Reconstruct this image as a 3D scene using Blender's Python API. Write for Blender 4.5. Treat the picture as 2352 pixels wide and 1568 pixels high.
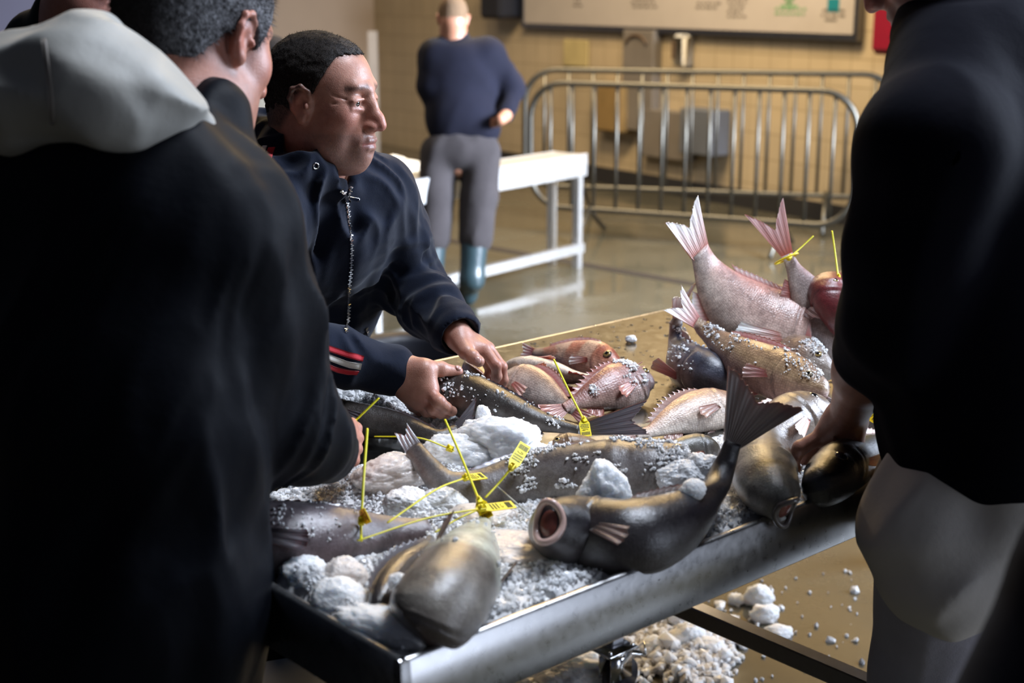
import bpy, math, random
import numpy as np
from mathutils import Vector, Matrix
for _o in list(bpy.data.objects): bpy.data.objects.remove(_o)
SC = bpy.context.scene
COL = SC.collection
# ------------------------------------------------------------------ camera
FPX, CAMH = 3200.0, 1.70
PIT = math.atan(814/FPX); CP, SP = math.cos(PIT), math.sin(PIT)
cd = bpy.data.cameras.new('camera'); cam = bpy.data.objects.new('camera', cd); COL.objects.link(cam)
cam.location = (0, 0, CAMH); cam.rotation_euler = (math.pi/2-PIT, 0, 0)
cd.sensor_width = 36; cd.lens = FPX/2352*36; cd.clip_start = .05; cd.clip_end = 60
cd.dof.use_dof = True; cd.dof.focus_distance = 2.5; cd.dof.aperture_fstop = 3.6
SC.camera = cam
# ------------------------------------------------------------------ world and lights
w = bpy.data.worlds.new('world'); SC.world = w; w.use_nodes = True
w.node_tree.nodes['Background'].inputs[0].default_value = (.55, .62, .85, 1)
w.node_tree.nodes['Background'].inputs[1].default_value = .055
def area(name, loc, target, size, energy, color, spread=180):
    d = bpy.data.lights.new(name, 'AREA'); d.shape = 'RECTANGLE'; d.size, d.size_y = size
    d.energy = energy; d.color = color; d.spread = math.radians(spread)
    o = bpy.data.objects.new(name, d); COL.objects.link(o); o.location = loc
    o.rotation_euler = (Vector(target)-Vector(loc)).to_track_quat('-Z', 'Y').to_euler()
    return o
area('daylight_opening', (4.6, 3.9, 2.5), (-.3, 2.4, 1.0), (2.4, 2.2), 520, (.72, .82, 1.0))
area('daylight_back', (5.0, 5.2, 2.6), (0, 8.2, .5), (1.8, 1.8), 420, (.78, .86, 1.0), 70)
area('ceiling_lamp_a', (.3, 9.2, 4.3), (.5, 9.8, 0), (3.0, .5), 390, (1.0, .76, .45))
area('ceiling_lamp_b', (-3.0, 9.0, 4.3), (-3, 9.4, 0), (2.5, .5), 130, (1.0, .80, .60))
area('ceiling_lamp_c', (.5, 5.6, 4.0), (.5, 3.0, .9), (1.8, .16), 75, (1.0, .66, .26))
area('fill_right', (4.4, -.1, 1.2), (.3, 1.9, .8), (1.8, 2.3), 46, (.74, .82, 1.0))  # added cool fill from the right, no real door; lifts table skirt and apron
area('fill_overhead', (1.3, 2.7, 4.4), (.3, 2.2, .9), (1.0, 1.0), 185, (.78, .86, 1.0))  # soft cool fill added high over the table to brighten the ice
vs = SC.view_settings; vs.view_transform = 'Standard'; vs.look = 'None'; vs.exposure = 0.0; vs.gamma = 1; vs.use_curve_mapping = False
SC.cycles.max_bounces = 6; SC.cycles.diffuse_bounces = 3; SC.cycles.glossy_bounces = 3; SC.cycles.transmission_bounces = 4
SC.cycles.sample_clamp_indirect = 4; SC.cycles.caustics_reflective = False; SC.cycles.caustics_refractive = False

# ------------------------------------------------------------------ helpers: places in the hall
def ray(px, py):
    x = (px-1176)/FPX; y = -(py-784)/FPX
    return np.array([x, CP+y*SP, -SP+y*CP])
def PZ(px, py, z):                       # the point at height z seen at this pixel
    d = ray(px, py); t = (z-CAMH)/d[2]; return np.array([0, 0, CAMH])+t*d
def PD(px, py, dist):                    # the point at this distance along the viewing axis
    return np.array([0, 0, CAMH])+dist*ray(px, py)
V = lambda *a: np.array(a, float)
def nrm(a):
    a = np.asarray(a, float); return a/(np.linalg.norm(a, axis=-1, keepdims=True)+1e-12)
C0 = V(-.131, 1.497, 0)                  # near corner of the fish table
U = nrm(V(.748, .664, 0)); W = V(-U[1], U[0], 0)
def T(u, v, z=0): return C0+U*u+W*v+V(0, 0, z)

# ------------------------------------------------------------------ helpers: objects
def tag(o, label=None, cat=None, group=None, kind=None):
    if label: o['label'] = label
    if cat: o['category'] = cat
    if group: o['group'] = group
    if kind: o['kind'] = kind
    return o
def empty(name, loc, label, cat, group=None):
    o = bpy.data.objects.new(name, None); COL.objects.link(o); o.location = Vector(loc); o.empty_display_size = .05
    return tag(o, label, cat, group)
def mesh_obj(name, verts, faces, mat, parent=None, smooth=True, col=None, uv=None):
    me = bpy.data.meshes.new(name)
    verts = np.asarray(verts, np.float32)
    if isinstance(faces, np.ndarray) and faces.ndim == 2:
        k = faces.shape[1]; n = len(faces)
        me.vertices.add(len(verts)); me.vertices.foreach_set('co', verts.ravel())
        me.loops.add(n*k); me.loops.foreach_set('vertex_index', faces.astype(np.int32).ravel())
        me.polygons.add(n); me.polygons.foreach_set('loop_start', np.arange(0, n*k, k, dtype=np.int32))
        me.update(calc_edges=True); me.validate()
    else:
        me.from_pydata([tuple(map(float, v)) for v in verts], [], [tuple(int(i) for i in f) for f in faces])
    me.polygons.foreach_set('use_smooth', [smooth]*len(me.polygons))
    if col is not None:
        a = me.color_attributes.new('Col', 'FLOAT_COLOR', 'POINT')
        c = np.ones((len(verts), 4), np.float32); c[:, :3] = col; a.data.foreach_set('color', c.ravel())
    if uv is not None:
        l = me.uv_layers.new(name='UVMap'); vi = np.zeros(len(me.loops), np.int32); me.loops.foreach_get('vertex_index', vi)
        l.data.foreach_set('uv', np.asarray(uv, np.float32)[vi].ravel())
    me.materials.append(mat); me.update()
    o = bpy.data.objects.new(name, me); COL.objects.link(o)
    if parent is not None:
        o.parent = parent; o.matrix_parent_inverse = Matrix.Translation(-parent.location)
    return o
class MB:                                # collects shapes for one mesh
    def __init__(s): s.v = []; s.f = []; s.n = 0
    def add(s, v, f):
        s.v.append(np.asarray(v, float)); s.f += [tuple(i+s.n for i in q) for q in f]; s.n += len(v)
    def box(s, c, ax, ay, az, bev=0):    # centre and three half-axis vectors
        c, ax, ay, az = [np.asarray(q, float) for q in (c, ax, ay, az)]
        if bev <= 0:
            v = [c+i*ax+j*ay+k*az for i in (-1, 1) for j in (-1, 1) for k in (-1, 1)]
            s.add(v, [(0, 1, 3, 2), (4, 6, 7, 5), (0, 4, 5, 1), (2, 3, 7, 6), (0, 2, 6, 4), (1, 5, 7, 3)]); return s
        L = [np.linalg.norm(a) for a in (ax, ay, az)]; A = [ax, ay, az]
        v = []; idx = {}
        for i in (-1, 1):
            for j in (-1, 1):
                for k in (-1, 1):
                    sg = (i, j, k)
                    for m in range(3):
                        p = c.copy()
                        for n in range(3):
                            p = p+A[n]*sg[n]*(1 if n == m else 1-bev/L[n])
                        idx[(sg, m)] = len(v); v.append(p)
        f = []
        for m in range(3):
            a, b = [(1, 2), (2, 0), (0, 1)][m]
            for sgn in (-1, 1):
                q = []
                for (x, y) in ((-1, -1), (1, -1), (1, 1), (-1, 1)):
                    sg = [0, 0, 0]; sg[m] = sgn; sg[a] = x; sg[b] = y; q.append(idx[(tuple(sg), m)])
                f.append(q if sgn > 0 else q[::-1])
        for m in range(3):
            a, b = [(1, 2), (2, 0), (0, 1)][m]
            for x in (-1, 1):
                for y in (-1, 1):
                    s1 = [0, 0, 0]; s1[m] = -1; s1[a] = x; s1[b] = y; s2 = list(s1); s2[m] = 1
                    s1, s2 = tuple(s1), tuple(s2)
                    f.append([idx[(s1, a)], idx[(s2, a)], idx[(s2, b)], idx[(s1, b)]])
        for i in (-1, 1):
            for j in (-1, 1):
                for k in (-1, 1): f.append([idx[((i, j, k), m)] for m in range(3)])
        s.add(v, f); return s
    def tube(s, pts, r, n=10, closed=False, flat=1.0, up=None):
        P = np.asarray(pts, float); m = len(P)
        r = np.broadcast_to(np.asarray(r, float), (m,))
        Tn = nrm(np.gradient(P, axis=0) if not closed else np.roll(P, -1, 0)-np.roll(P, 1, 0))
        a = np.asarray(up if up is not None else ((0, 0, 1) if abs(Tn[0][2]) < .9 else (1, 0, 0)), float)
        v = []
        for i in range(m):
            a = nrm(a-Tn[i]*np.dot(a, Tn[i])); b = np.cross(Tn[i], a)
            for k in range(n):
                t = 2*math.pi*k/n; v.append(P[i]+r[i]*(math.cos(t)*a*flat+math.sin(t)*b))
        f = []
        for i in range(m if closed else m-1):
            j = (i+1) % m
            for k in range(n):
                f.append((i*n+k, i*n+(k+1) % n, j*n+(k+1) % n, j*n+k))
        if not closed: f += [tuple(range(n))[::-1], tuple((m-1)*n+k for k in range(n))]
        s.add(v, f); return s
    def ball(s, c, r, n=12, R=None):
        r = np.broadcast_to(np.asarray(r, float), (3,)); v = []; f = []
        for i in range(n+1):
            th = math.pi*i/n
            for k in range(2*n):
                ph = math.pi*k/n; v.append((math.sin(th)*math.cos(ph)*r[0], math.sin(th)*math.sin(ph)*r[1], math.cos(th)*r[2]))
        for i in range(n):
            for k in range(2*n): f.append((i*2*n+k, (i+1)*2*n+k, (i+1)*2*n+(k+1) % (2*n), i*2*n+(k+1) % (2*n)))
        v = np.array(v)
        if R is not None: v = v@np.asarray(R).T
        s.add(v+np.asarray(c), f); return s
    def build(s, name, mat, parent=None, smooth=True, col=None):
        v = np.concatenate(s.v); o = mesh_obj(name, v, s.f, mat, parent, smooth, col)
        return o
def sharp(o, ang=35):
    me = o.data; bpy.context.view_layer.objects.active = o
    try: me.set_sharp_from_angle(angle=math.radians(ang))
    except Exception: pass
    return o
def spline(P, n):                        # Catmull-Rom through the points
    P = np.asarray(P, float)
    if len(P) == 2: return P[0]+np.linspace(0, 1, n)[:, None]*(P[1]-P[0])
    Q = np.vstack([2*P[0]-P[1], P, 2*P[-1]-P[-2]]); L = np.r_[0, np.cumsum(np.linalg.norm(np.diff(P, axis=0), axis=1)**.7)]
    ts = np.linspace(0, L[-1], n); out = []
    for t in ts:
        i = min(max(np.searchsorted(L, t, side='right')-1, 0), len(P)-2); u = (t-L[i])/(L[i+1]-L[i])
        a, b, c, d = Q[i:i+4]
        out.append(.5*((2*b)+(c-a)*u+(2*a-5*b+4*c-d)*u*u+(3*b-a-3*c+d)*u**3))
    return np.array(out)

# ------------------------------------------------------------------ noise
def hash3(i, j, k, seed=0):
    with np.errstate(over='ignore'):
        h = (i.astype(np.int64)*374761393+j.astype(np.int64)*668265263+k.astype(np.int64)*2147483647+seed*1274126177) & 0xffffffff
        h = ((h ^ (h >> 13))*1274126177) & 0xffffffff
        h = (h ^ (h >> 16)) & 0xffffff
    return h.astype(np.float32)/0xffffff
def noise(P, seed=0):                    # value noise, -1..1
    P = np.asarray(P, np.float32); F = np.floor(P); f = P-F; f = f*f*(3-2*f); I = F.astype(np.int64); r = 0
    for a in (0, 1):
        for b in (0, 1):
            for c in (0, 1):
                wgt = (f[:, 0] if a else 1-f[:, 0])*(f[:, 1] if b else 1-f[:, 1])*(f[:, 2] if c else 1-f[:, 2])
                r = r+wgt*hash3(I[:, 0]+a, I[:, 1]+b, I[:, 2]+c, seed)
    return r*2-1
def fbm(P, o=4, seed=0):
    r = 0; a = 1.
    for i in range(o): r = r+a*noise(P*(2.03**i)+i*7.3, seed+i); a *= .5
    return r/1.9
def ridge(P, seed=0):                    # sharp creases
    return 1-np.abs(noise(P, seed))*2

# ------------------------------------------------------------------ one smooth surface grown from blended shapes
def smin(a, b, k):
    h = np.maximum(k-np.abs(a-b), 0)/k; return np.minimum(a, b)-h*h*k*.25
class Body:
    def __init__(s): s.p = []; s.R = np.eye(3); s.t = np.zeros(3); s.s = 1.; s.post = None; s.amp = 0
    def at(s, R=np.eye(3), t=(0, 0, 0), sc=1.): s.R = np.asarray(R, float); s.t = np.asarray(t, float); s.s = sc; return s
    def X(s, p): return s.R@(np.asarray(p, float)*s.s)+s.t
    def cap(s, a, b, ra, rb=None, k=.01, op='+'):
        s.p.append(('c', s.X(a), s.X(b), ra*s.s, (ra if rb is None else rb)*s.s, k*s.s, op)); return s
    def ell(s, c, r, Rm=np.eye(3), k=.01, op='+'):
        s.p.append(('e', s.X(c), s.R@np.asarray(Rm, float), np.asarray(r, float)*s.s, 0, k*s.s, op)); return s
    def chain(s, pts, rs, k=.01, op='+'):
        for i in range(len(pts)-1): s.cap(pts[i], pts[i+1], rs[i], rs[i+1], k, op)
        return s
    @staticmethod
    def one(q, P):
        if q[0] == 'c':
            a, b = q[1].astype(np.float32), q[2].astype(np.float32); ba = b-a
            t = np.clip(((P-a)@ba)/max(ba@ba, 1e-9), 0, 1)
            d = P-a-t[:, None]*ba
            return np.sqrt(np.einsum('ij,ij->i', d, d))-(q[3]+(q[4]-q[3])*t)
        X = (P-q[1].astype(np.float32))@q[2].astype(np.float32); r = q[3].astype(np.float32)
        A = X/r; k0 = np.sqrt((A*A).sum(1))+1e-6; B = A/r; k1 = np.sqrt((B*B).sum(1))+1e-6
        return k0*(k0-1)/k1
    def __call__(s, P, sel=None, post=True):
        P = np.asarray(P, np.float32); d = np.full(len(P), 9., np.float32)
        for i, q in enumerate(s.p):
            if sel is not None and not sel[i]: continue
            x = s.one(q, P)
            if q[6] == '+': d = smin(d, x, q[5])
            else: d = -smin(-d, x, q[5])
        if post and s.post is not None: d = s.post(P, d)
        return d
    def mesh(s, h, smooth_it=0):
        lo = np.full(3, 9e9); hi = -lo
        for q in s.p:
            if q[6] != '+': continue
            if q[0] == 'c':
                r = max(q[3], q[4])+.01
                for e in (q[1], q[2]): lo = np.minimum(lo, e-r); hi = np.maximum(hi, e+r)
            else:
                r = max(q[3])+.01; lo = np.minimum(lo, q[1]-r); hi = np.maximum(hi, q[1]+r)
        lo -= s.amp; hi += s.amp
        B = 14; nb = np.ceil((hi-lo)/(h*B)).astype(int)+1; lo = lo-h
        g = np.stack(np.meshgrid(*[np.arange(n) for n in nb], indexing='ij'), -1).reshape(-1, 3)
        ctr = (lo+(g+.5)*h*B).astype(np.float32); rad = h*(B+2)*.87
        vals = np.stack([s.one(q, ctr) for q in s.p]); isp = np.array([q[6] == '+' for q in s.p]); ks = np.array([q[5] for q in s.p])
        full = s(ctr, post=False)
        marg = rad+s.amp+.004
        act = np.abs(full) < marg*1.7
        near = vals < (rad*1.7+ks[:, None]+s.amp)
        VK = []; VP = []; QK = []
        o = np.stack(np.meshgrid(*[np.arange(B+2)]*3, indexing='ij'), -1).reshape(-1, 3)
        N = B+2; big = 1 << 20
        for bi in np.nonzero(act)[0]:
            sel = near[:, bi]
            if not (sel & isp).any(): continue
            base = g[bi]*B; P = lo+(base+o)*h
            d = s(P, sel).reshape(N, N, N)
            ng = d < 0
            if ng.all() or not ng.any(): continue
            c = np.zeros((N-1,)*3, np.int8); 
            for a in (0, 1):
                for b in (0, 1):
                    for e in (0, 1): c += ng[a:N-1+a, b:N-1+b, e:N-1+e]
            cells = (c > 0) & (c < 8); ci = np.argwhere(cells)
            acc = np.zeros((N-1, N-1, N-1, 3)); cnt = np.zeros((N-1,)*3)
            for ax in range(3):
                sl0 = [slice(None)]*3; sl1 = [slice(None)]*3; sl0[ax] = slice(0, N-1); sl1[ax] = slice(1, N)
                d0 = d[tuple(sl0)]; d1 = d[tuple(sl1)]; x = (d0 < 0) != (d1 < 0)
                t = np.where(x, d0/np.where(x, d0-d1, 1), 0)
                e1, e2 = [q for q in range(3) if q != ax]
                for a in (0, 1):
                    for b in (0, 1):
                        s2 = [slice(None)]*3; s2[e1] = slice(a, N-1+a); s2[e2] = slice(b, N-1+b)
                        xx = x[tuple(s2)]; tt = t[tuple(s2)]
                        cnt += xx; acc[..., ax] += tt*xx; acc[..., e1] += a*xx; acc[..., e2] += b*xx
                # quads round the crossing edges this block owns (base point 1..B)
                E = np.argwhere(x)
                if len(E):
                    ok = np.ones(len(E), bool)
                    for q in range(3): ok &= (E[:, q] >= 1) & (E[:, q] <= B) if q != ax else (E[:, q] >= 1) & (E[:, q] <= B)
                    E = E[ok]
                    if len(E):
                        u1 = np.zeros(3, int); u1[(ax+1) % 3] = 1; u2 = np.zeros(3, int); u2[(ax+2) % 3] = 1
                        q4 = np.stack([E, E-u1, E-u1-u2, E-u2], 1)+base
                        fl = d0[tuple(E.T)] < 0
                        q4[~fl] = q4[~fl][:, ::-1]
                        QK.append((q4[..., 0]*big+q4[..., 1])*big+q4[..., 2])
            pos = acc[tuple(ci.T)]/cnt[tuple(ci.T)][:, None]
            gk = ci+base
            VK.append((gk[:, 0]*big+gk[:, 1])*big+gk[:, 2]); VP.append(lo+(gk+pos)*h)
        VK = np.concatenate(VK); VP = np.concatenate(VP); QK = np.concatenate(QK)
        uk, ui = np.unique(VK, return_index=True); v = VP[ui]
        f = np.searchsorted(uk, QK); f = np.clip(f, 0, len(uk)-1)
        good = (uk[f] == QK).all(1); f = f[good]
        for _ in range(smooth_it):
            e = np.concatenate([f[:, [0, 1]], f[:, [1, 2]], f[:, [2, 3]], f[:, [3, 0]]])
            sm = np.zeros_like(v); cn = np.zeros(len(v))
            for c in range(3):
                sm[:, c] = np.bincount(e[:, 0], v[e[:, 1], c], len(v))+np.bincount(e[:, 1], v[e[:, 0], c], len(v))
            cn = np.bincount(e[:, 0], minlength=len(v))+np.bincount(e[:, 1], minlength=len(v))
            v = v*.5+.5*sm/np.maximum(cn, 1)[:, None]
        return v, f
    def trace(s, px, py, t0=1.0, t1=9.0, off=0):
        d = ray(px, py); n = np.linalg.norm(d); d = d/n; t = t0*1.0
        for _ in range(120):
            p = V(0, 0, CAMH)+d*t; x = float(s(p[None])[0])-off
            if abs(x) < 2e-4: return p
            t += x*.7
            if t > t1: return None
        return p
    def normal(s, p, e=.004):
        p = np.asarray(p); q = np.array([p+V(e, 0, 0), p-V(e, 0, 0), p+V(0, e, 0), p-V(0, e, 0), p+V(0, 0, e), p-V(0, 0, e)])
        d = s(q); return nrm(V(d[0]-d[1], d[2]-d[3], d[4]-d[5]))
def rot(ax, deg):
    return np.array(Matrix.Rotation(math.radians(deg), 3, ax))
def frame(x, y):                          # columns x, y, z from two directions
    x = nrm(x); y = np.asarray(y, float); y = nrm(y-x*np.dot(x, y)); return np.stack([x, y, np.cross(x, y)], 1)
# ------------------------------------------------------------------ materials
def srgb(r, g, b):
    return tuple(((c/255)/12.92 if c/255 <= .04045 else ((c/255+.055)/1.055)**2.4) for c in (r, g, b))
class MT:
    def __init__(s, name, **kw):
        s.m = bpy.data.materials.new(name); s.m.use_nodes = True; s.t = s.m.node_tree; s.n = s.t.nodes
        s.b = s.n['Principled BSDF']
        for k, v in kw.items(): s.set(k, v)
    def set(s, k, v):
        k = k.replace('_', ' '); i = s.b.inputs[k]
        if isinstance(v, tuple) and len(v) == 3 and i.type == 'RGBA': v = (*v, 1)
        i.default_value = v; return s
    def node(s, ty, **kw):
        n = s.n.new(ty)
        for k, v in kw.items():
            if k in n.inputs: n.inputs[k].default_value = v
            else: setattr(n, k, v)
        return n
    def link(s, a, b): s.t.links.new(a, b); return s
    def coord(s, scale=(1, 1, 1), kind='Object'):
        c = s.node('ShaderNodeTexCoord'); m = s.node('ShaderNodeMapping'); m.inputs['Scale'].default_value = scale
        s.link(c.outputs[kind], m.inputs['Vector']); return m.outputs[0]
    def noise(s, scale, detail=4, rough=.6, vec=None, stretch=(1, 1, 1)):
        n = s.node('ShaderNodeTexNoise'); n.inputs['Scale'].default_value = scale; n.inputs['Detail'].default_value = detail
        n.inputs['Roughness'].default_value = rough; s.link(vec or s.coord(stretch), n.inputs['Vector']); return n.outputs['Fac']
    def ramp(s, fac, stops):
        r = s.node('ShaderNodeValToRGB'); e = r.color_ramp.elements
        while len(e) < len(stops): e.new(.5)
        for i, (p, c) in enumerate(stops):
            e[i].position = p; e[i].color = (*c, 1) if isinstance(c, tuple) else (c, c, c, 1)
        s.link(fac, r.inputs[0]); return r.outputs[0]
    def mix(s, fac, a, b, mode='MIX'):
        m = s.node('ShaderNodeMix'); m.data_type = 'RGBA'; m.blend_type = mode
        for i, v in ((0, fac), (6, a), (7, b)):
            if hasattr(v, 'is_output'): s.link(v, m.inputs[i])
            else: m.inputs[i].default_value = v if i == 0 else (*v, 1)
        return m.outputs[2]
    def to(s, out, name): s.link(out, s.b.inputs[name.replace('_', ' ')]); return s
    def bump(s, h, strength=.3, dist=.002, prev=None):
        b = s.node('ShaderNodeBump'); b.inputs['Strength'].default_value = strength; b.inputs['Distance'].default_value = dist
        s.link(h, b.inputs['Height'])
        if prev is not None: s.link(prev, b.inputs['Normal'])
        s.link(b.outputs[0], s.b.inputs['Normal']); return b.outputs[0]
    def attr(s):
        a = s.node('ShaderNodeAttribute'); a.attribute_name = 'Col'; return a.outputs['Color']
    def map(s, fac, lo, hi):
        m = s.node('ShaderNodeMapRange'); m.inputs[3].default_value = lo; m.inputs[4].default_value = hi
        s.link(fac, m.inputs[0]); return m.outputs[0]

def fabric(name, rgb, rough=.9, weave=900, sheen=.3, sp=.2, bump=.35, fleck=.25):
    m = MT(name, Roughness=rough, Sheen_Weight=sheen, Sheen_Roughness=.5); m.set('Specular IOR Level', sp)
    n = m.noise(weave, 2); n2 = m.noise(9, 4)
    c = m.mix(m.map(n2, 0, 1), tuple(x*(1-fleck) for x in rgb), tuple(min(1, x*(1+fleck)) for x in rgb))
    m.to(c, 'Base_Color'); p = m.bump(n2, .25, .01); m.bump(n, bump, .0012, p); return m.m
M = {}
M['navy_fleece'] = fabric('navy_fleece', (.0040, .0072, .018), .9, 700, .13, .10)
M['navy_rib'] = fabric('navy_rib', (.006, .008, .013), .9, 1200, .25)
M['black_shell'] = fabric('black_shell', (.0020, .0028, .0055), .6, 500, .0, .10, .15)
M['navy_sweater'] = fabric('navy_sweater', (.0030, .0030, .0065), .95, 500, .02, .06)
M['slate_jacket'] = fabric('slate_jacket', (.006, .0065, .014), .85, 500, .03, .12)
M['hood_white'] = fabric('hood_white', (.32, .31, .28), .55, 400, .1, .4, .2, .1)
M['trouser_grey'] = fabric('trouser_grey', (.036, .032, .034), .9, 500, .05, .12)
M['apron_white'] = fabric('apron_white', (.62, .58, .54), .8, 500, .1, .3, .2, .1)
M['trouser_light'] = fabric('trouser_light', (.50, .48, .54), .8, 500, .1)
M['white_cloth'] = fabric('white_cloth', (.62, .60, .55), .8, 900)
M['red_cloth'] = fabric('red_cloth', (.45, .018, .03), .8, 900)
m = MT('skin', Roughness=.42, Subsurface_Weight=.25, Subsurface_Scale=.008)
m.set('Subsurface Radius', (1.0, .35, .2)); m.set('Specular IOR Level', .5)
a = m.attr(); n1 = m.noise(55, 5, .7); n2 = m.noise(420, 2)
m.to(m.mix(.55, a, m.mix(1.0, a, m.ramp(n1, [(.3, (.66, .44, .40)), (.7, (1.08, 1.02, 1.02))]), 'MULTIPLY')), 'Base_Color')
p = m.bump(n1, .12, .003); m.bump(n2, .35, .0012, p); M['skin'] = m.m
m = MT('short_hair', Roughness=.8); m.set('Specular IOR Level', .12); a = m.attr()
nn = m.noise(900, 2, .6, None, (1, 1, .25)); m.to(m.mix(1.0, a, m.ramp(nn, [(.35, .35), (.75, 1.6)]), 'MULTIPLY'), 'Base_Color')
m.bump(nn, .8, .003); M['hair'] = m.m
m = MT('eyeball', Roughness=.08, Coat_Weight=.7); m.to(m.attr(), 'Base_Color'); M['eye'] = m.m
# fish skin: colour per vertex, scales from the UVs (metres along and round the body), wet coat
def fish_mat(name, scale=190, bump=.45, metal=.0, rough=.42, coat=.9, wet=.26, wsc=170, stre=(1, 1, 1)):
    m = MT(name, Roughness=rough, Metallic=metal, Coat_Weight=coat, Coat_Roughness=.05); m.set('Specular IOR Level', .3)
    uv = m.coord((scale, scale*1.15, 1), 'UV'); v = m.node('ShaderNodeTexVoronoi'); v.inputs['Scale'].default_value = 1; v.inputs['Randomness'].default_value = .45
    m.link(uv, v.inputs['Vector']); n1 = m.noise(34, 6, .75); n2 = m.noise(wsc, 5, .72, None, stre)
    c = m.mix(1.0, m.attr(), m.ramp(n1, [(.30, (.62, .54, .52)), (.70, (1.7, 1.66, 1.62))]), 'MULTIPLY')
    c = m.mix(1.0, c, m.ramp(v.outputs['Distance'], [(.15, 1.15), (.75, .8)]), 'MULTIPLY')
    m.to(c, 'Base_Color'); p = m.bump(v.outputs['Distance'], bump, .0012); p = m.bump(n1, .25, .004, p); nb_ = m.bump(n2, wet, .0026, p); m.link(nb_, m.b.inputs['Coat Normal'])
    m.to(m.map(n2, rough-.12, rough+.15), 'Roughness'); return m.m
M['fish_scaled'] = fish_mat('fish_scaled'); M['fish_smooth'] = fish_mat('fish_smooth', 420, .15, .0, .40, .75, .32, 130, (1, 1, 1.3))
m = MT('fin', Roughness=.35, Coat_Weight=.5, Coat_Roughness=.15, Subsurface_Weight=.2, Subsurface_Scale=.005); m.to(m.attr(), 'Base_Color')
m.bump(m.noise(300, 3), .3, .001); M['fin'] = m.m
m = MT('flesh_wet', Roughness=.2, Coat_Weight=.6, Base_Color=(.20, .06, .045), Subsurface_Weight=.3, Subsurface_Scale=.005); m.bump(m.noise(150), .4, .003); M['flesh'] = m.m
# ice
def ice(name, rgb, tr=.25, rough=.22, sc=1., sss=(.9, .022)):
    m = MT(name, Roughness=rough, Transmission_Weight=tr, IOR=1.31, Coat_Weight=.25, Coat_Roughness=.1, Subsurface_Weight=sss[0], Subsurface_Scale=sss[1])
    m.set('Subsurface Radius', (.8, .9, 1.0)); n = m.noise(60*sc, 5, .7); n2 = m.noise(420*sc, 3, .7)
    m.to(m.mix(m.map(n, 0, 1), tuple(c*.84 for c in rgb), tuple(min(c*1.2, .95) for c in rgb)), 'Base_Color')
    p = m.bump(n, .5, .004); m.bump(n2, .6, .0012, p); return m.m
M['ice_grain'] = ice('ice_grain', (.88, .90, .93), .06, .10, 1., (.15, .003)); M['ice_pack'] = ice('ice_pack', (.86, .83, .81), .0, .3, 1., (.25, .006))
M['ice_wet'] = ice('ice_wet', (.72, .65, .60), .0, .2); M['snow_ice'] = ice('snow_ice', (.90, .91, .94), .0, .5)
# metals and plastics
def steel(name, rgb=(.42, .43, .45), rough=.3, stretch=(4, 4, 4), metal=1, wear=.12):
    m = MT(name, Metallic=metal, Base_Color=rgb); n = m.noise(14, 6, .7, None, stretch); m.to(m.map(n, rough-wear, rough+wear), 'Roughness')
    m.to(m.mix(n, tuple(c*.75 for c in rgb), tuple(min(1, c*1.15) for c in rgb)), 'Base_Color'); m.bump(n, .08, .002); return m.m
M['steel_tray'] = steel('steel_tray', (.55, .55, .55), .30); M['steel_top'] = steel('steel_top', (.36, .36, .34), .20); M['steel_leg'] = steel('steel_leg', (.22, .22, .24), .35)
M['steel_galv'] = steel('steel_galv', (.12, .115, .10), .45); M['steel_bright'] = steel('steel_bright', (.78, .79, .80), .42)
M['chrome'] = steel('chrome', (.7, .7, .7), .15)
def plain(name, rgb, rough=.5, metal=0, nz=30, amt=.25, coat=0, bump=.1):
    m = MT(name, Roughness=rough, Metallic=metal, Coat_Weight=coat); n = m.noise(nz, 4)
    m.to(m.mix(n, tuple(c*(1-amt) for c in rgb), tuple(min(1, c*(1+amt)) for c in rgb)), 'Base_Color'); m.bump(n, bump, .002); return m.m
M['black_plastic'] = plain('black_plastic', (.006, .007, .012), .4); M['blue_plastic'] = plain('blue_plastic', (.01, .06, .25), .45)
m = MT('yellow_nylon', Base_Color=(.80, .66, .01), Roughness=.38, Subsurface_Weight=.25, Subsurface_Scale=.004); m.bump(m.noise(200), .1, .001); M['yellow'] = m.m
m = MT('clear_nylon', Base_Color=(.45, .5, .5), Roughness=.35, Transmission_Weight=.4); m.bump(m.noise(200), .1, .001); M['clear'] = m.m
M['print'] = plain('black_print', (.03, .03, .01), .6); M['print_grey'] = plain('grey_print', (.16, .14, .12), .7); M['print_green'] = plain('green_print', (.16, .30, .16), .7)
M['print_teal'] = plain('teal_print', (.0, .16, .20), .6); M['red_box'] = plain('red_box', (.20, .0, .015), .45); M['board'] = plain('board', (.40, .36, .33), .6, 0, 3, .12)
M['yellow_card'] = plain('yellow_card', (.44, .36, .17), .7, 0, 6); M['white_box'] = plain('white_box', (.50, .46, .38), .5); M['dark_strip'] = plain('dark_strip', (.02, .019, .02), .5)
M['grey_panel'] = plain('grey_panel', (.16, .14, .12), .55, 0, 4); M['blue_grey_panel'] = plain('blue_grey_panel', (.10, .11, .13), .5, 0, 4)
M['amber_box'] = plain('amber_box', (.22, .14, .05), .5, 0, 8); M['brown_dark'] = plain('brown_dark', (.09, .055, .03), .6); M['rubber'] = plain('boot_rubber', (.018, .035, .042), .35, 0, 20, .2)
M['foam'] = plain('foam_block', (.50, .46, .38), .8, 0, 12, .35, 0, .5); M['glass_dark'] = plain('frame_black', (.01, .01, .01), .3)
m = MT('wall_tiles', Roughness=.32); c = m.coord((1, 1, 1), 'UV'); br = m.node('ShaderNodeTexBrick'); m.link(c, br.inputs['Vector'])
br.offset = 0; br.inputs['Scale'].default_value = 1; br.inputs['Brick Width'].default_value = .2; br.inputs['Row Height'].default_value = .2; br.inputs['Mortar Size'].default_value = .006
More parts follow.
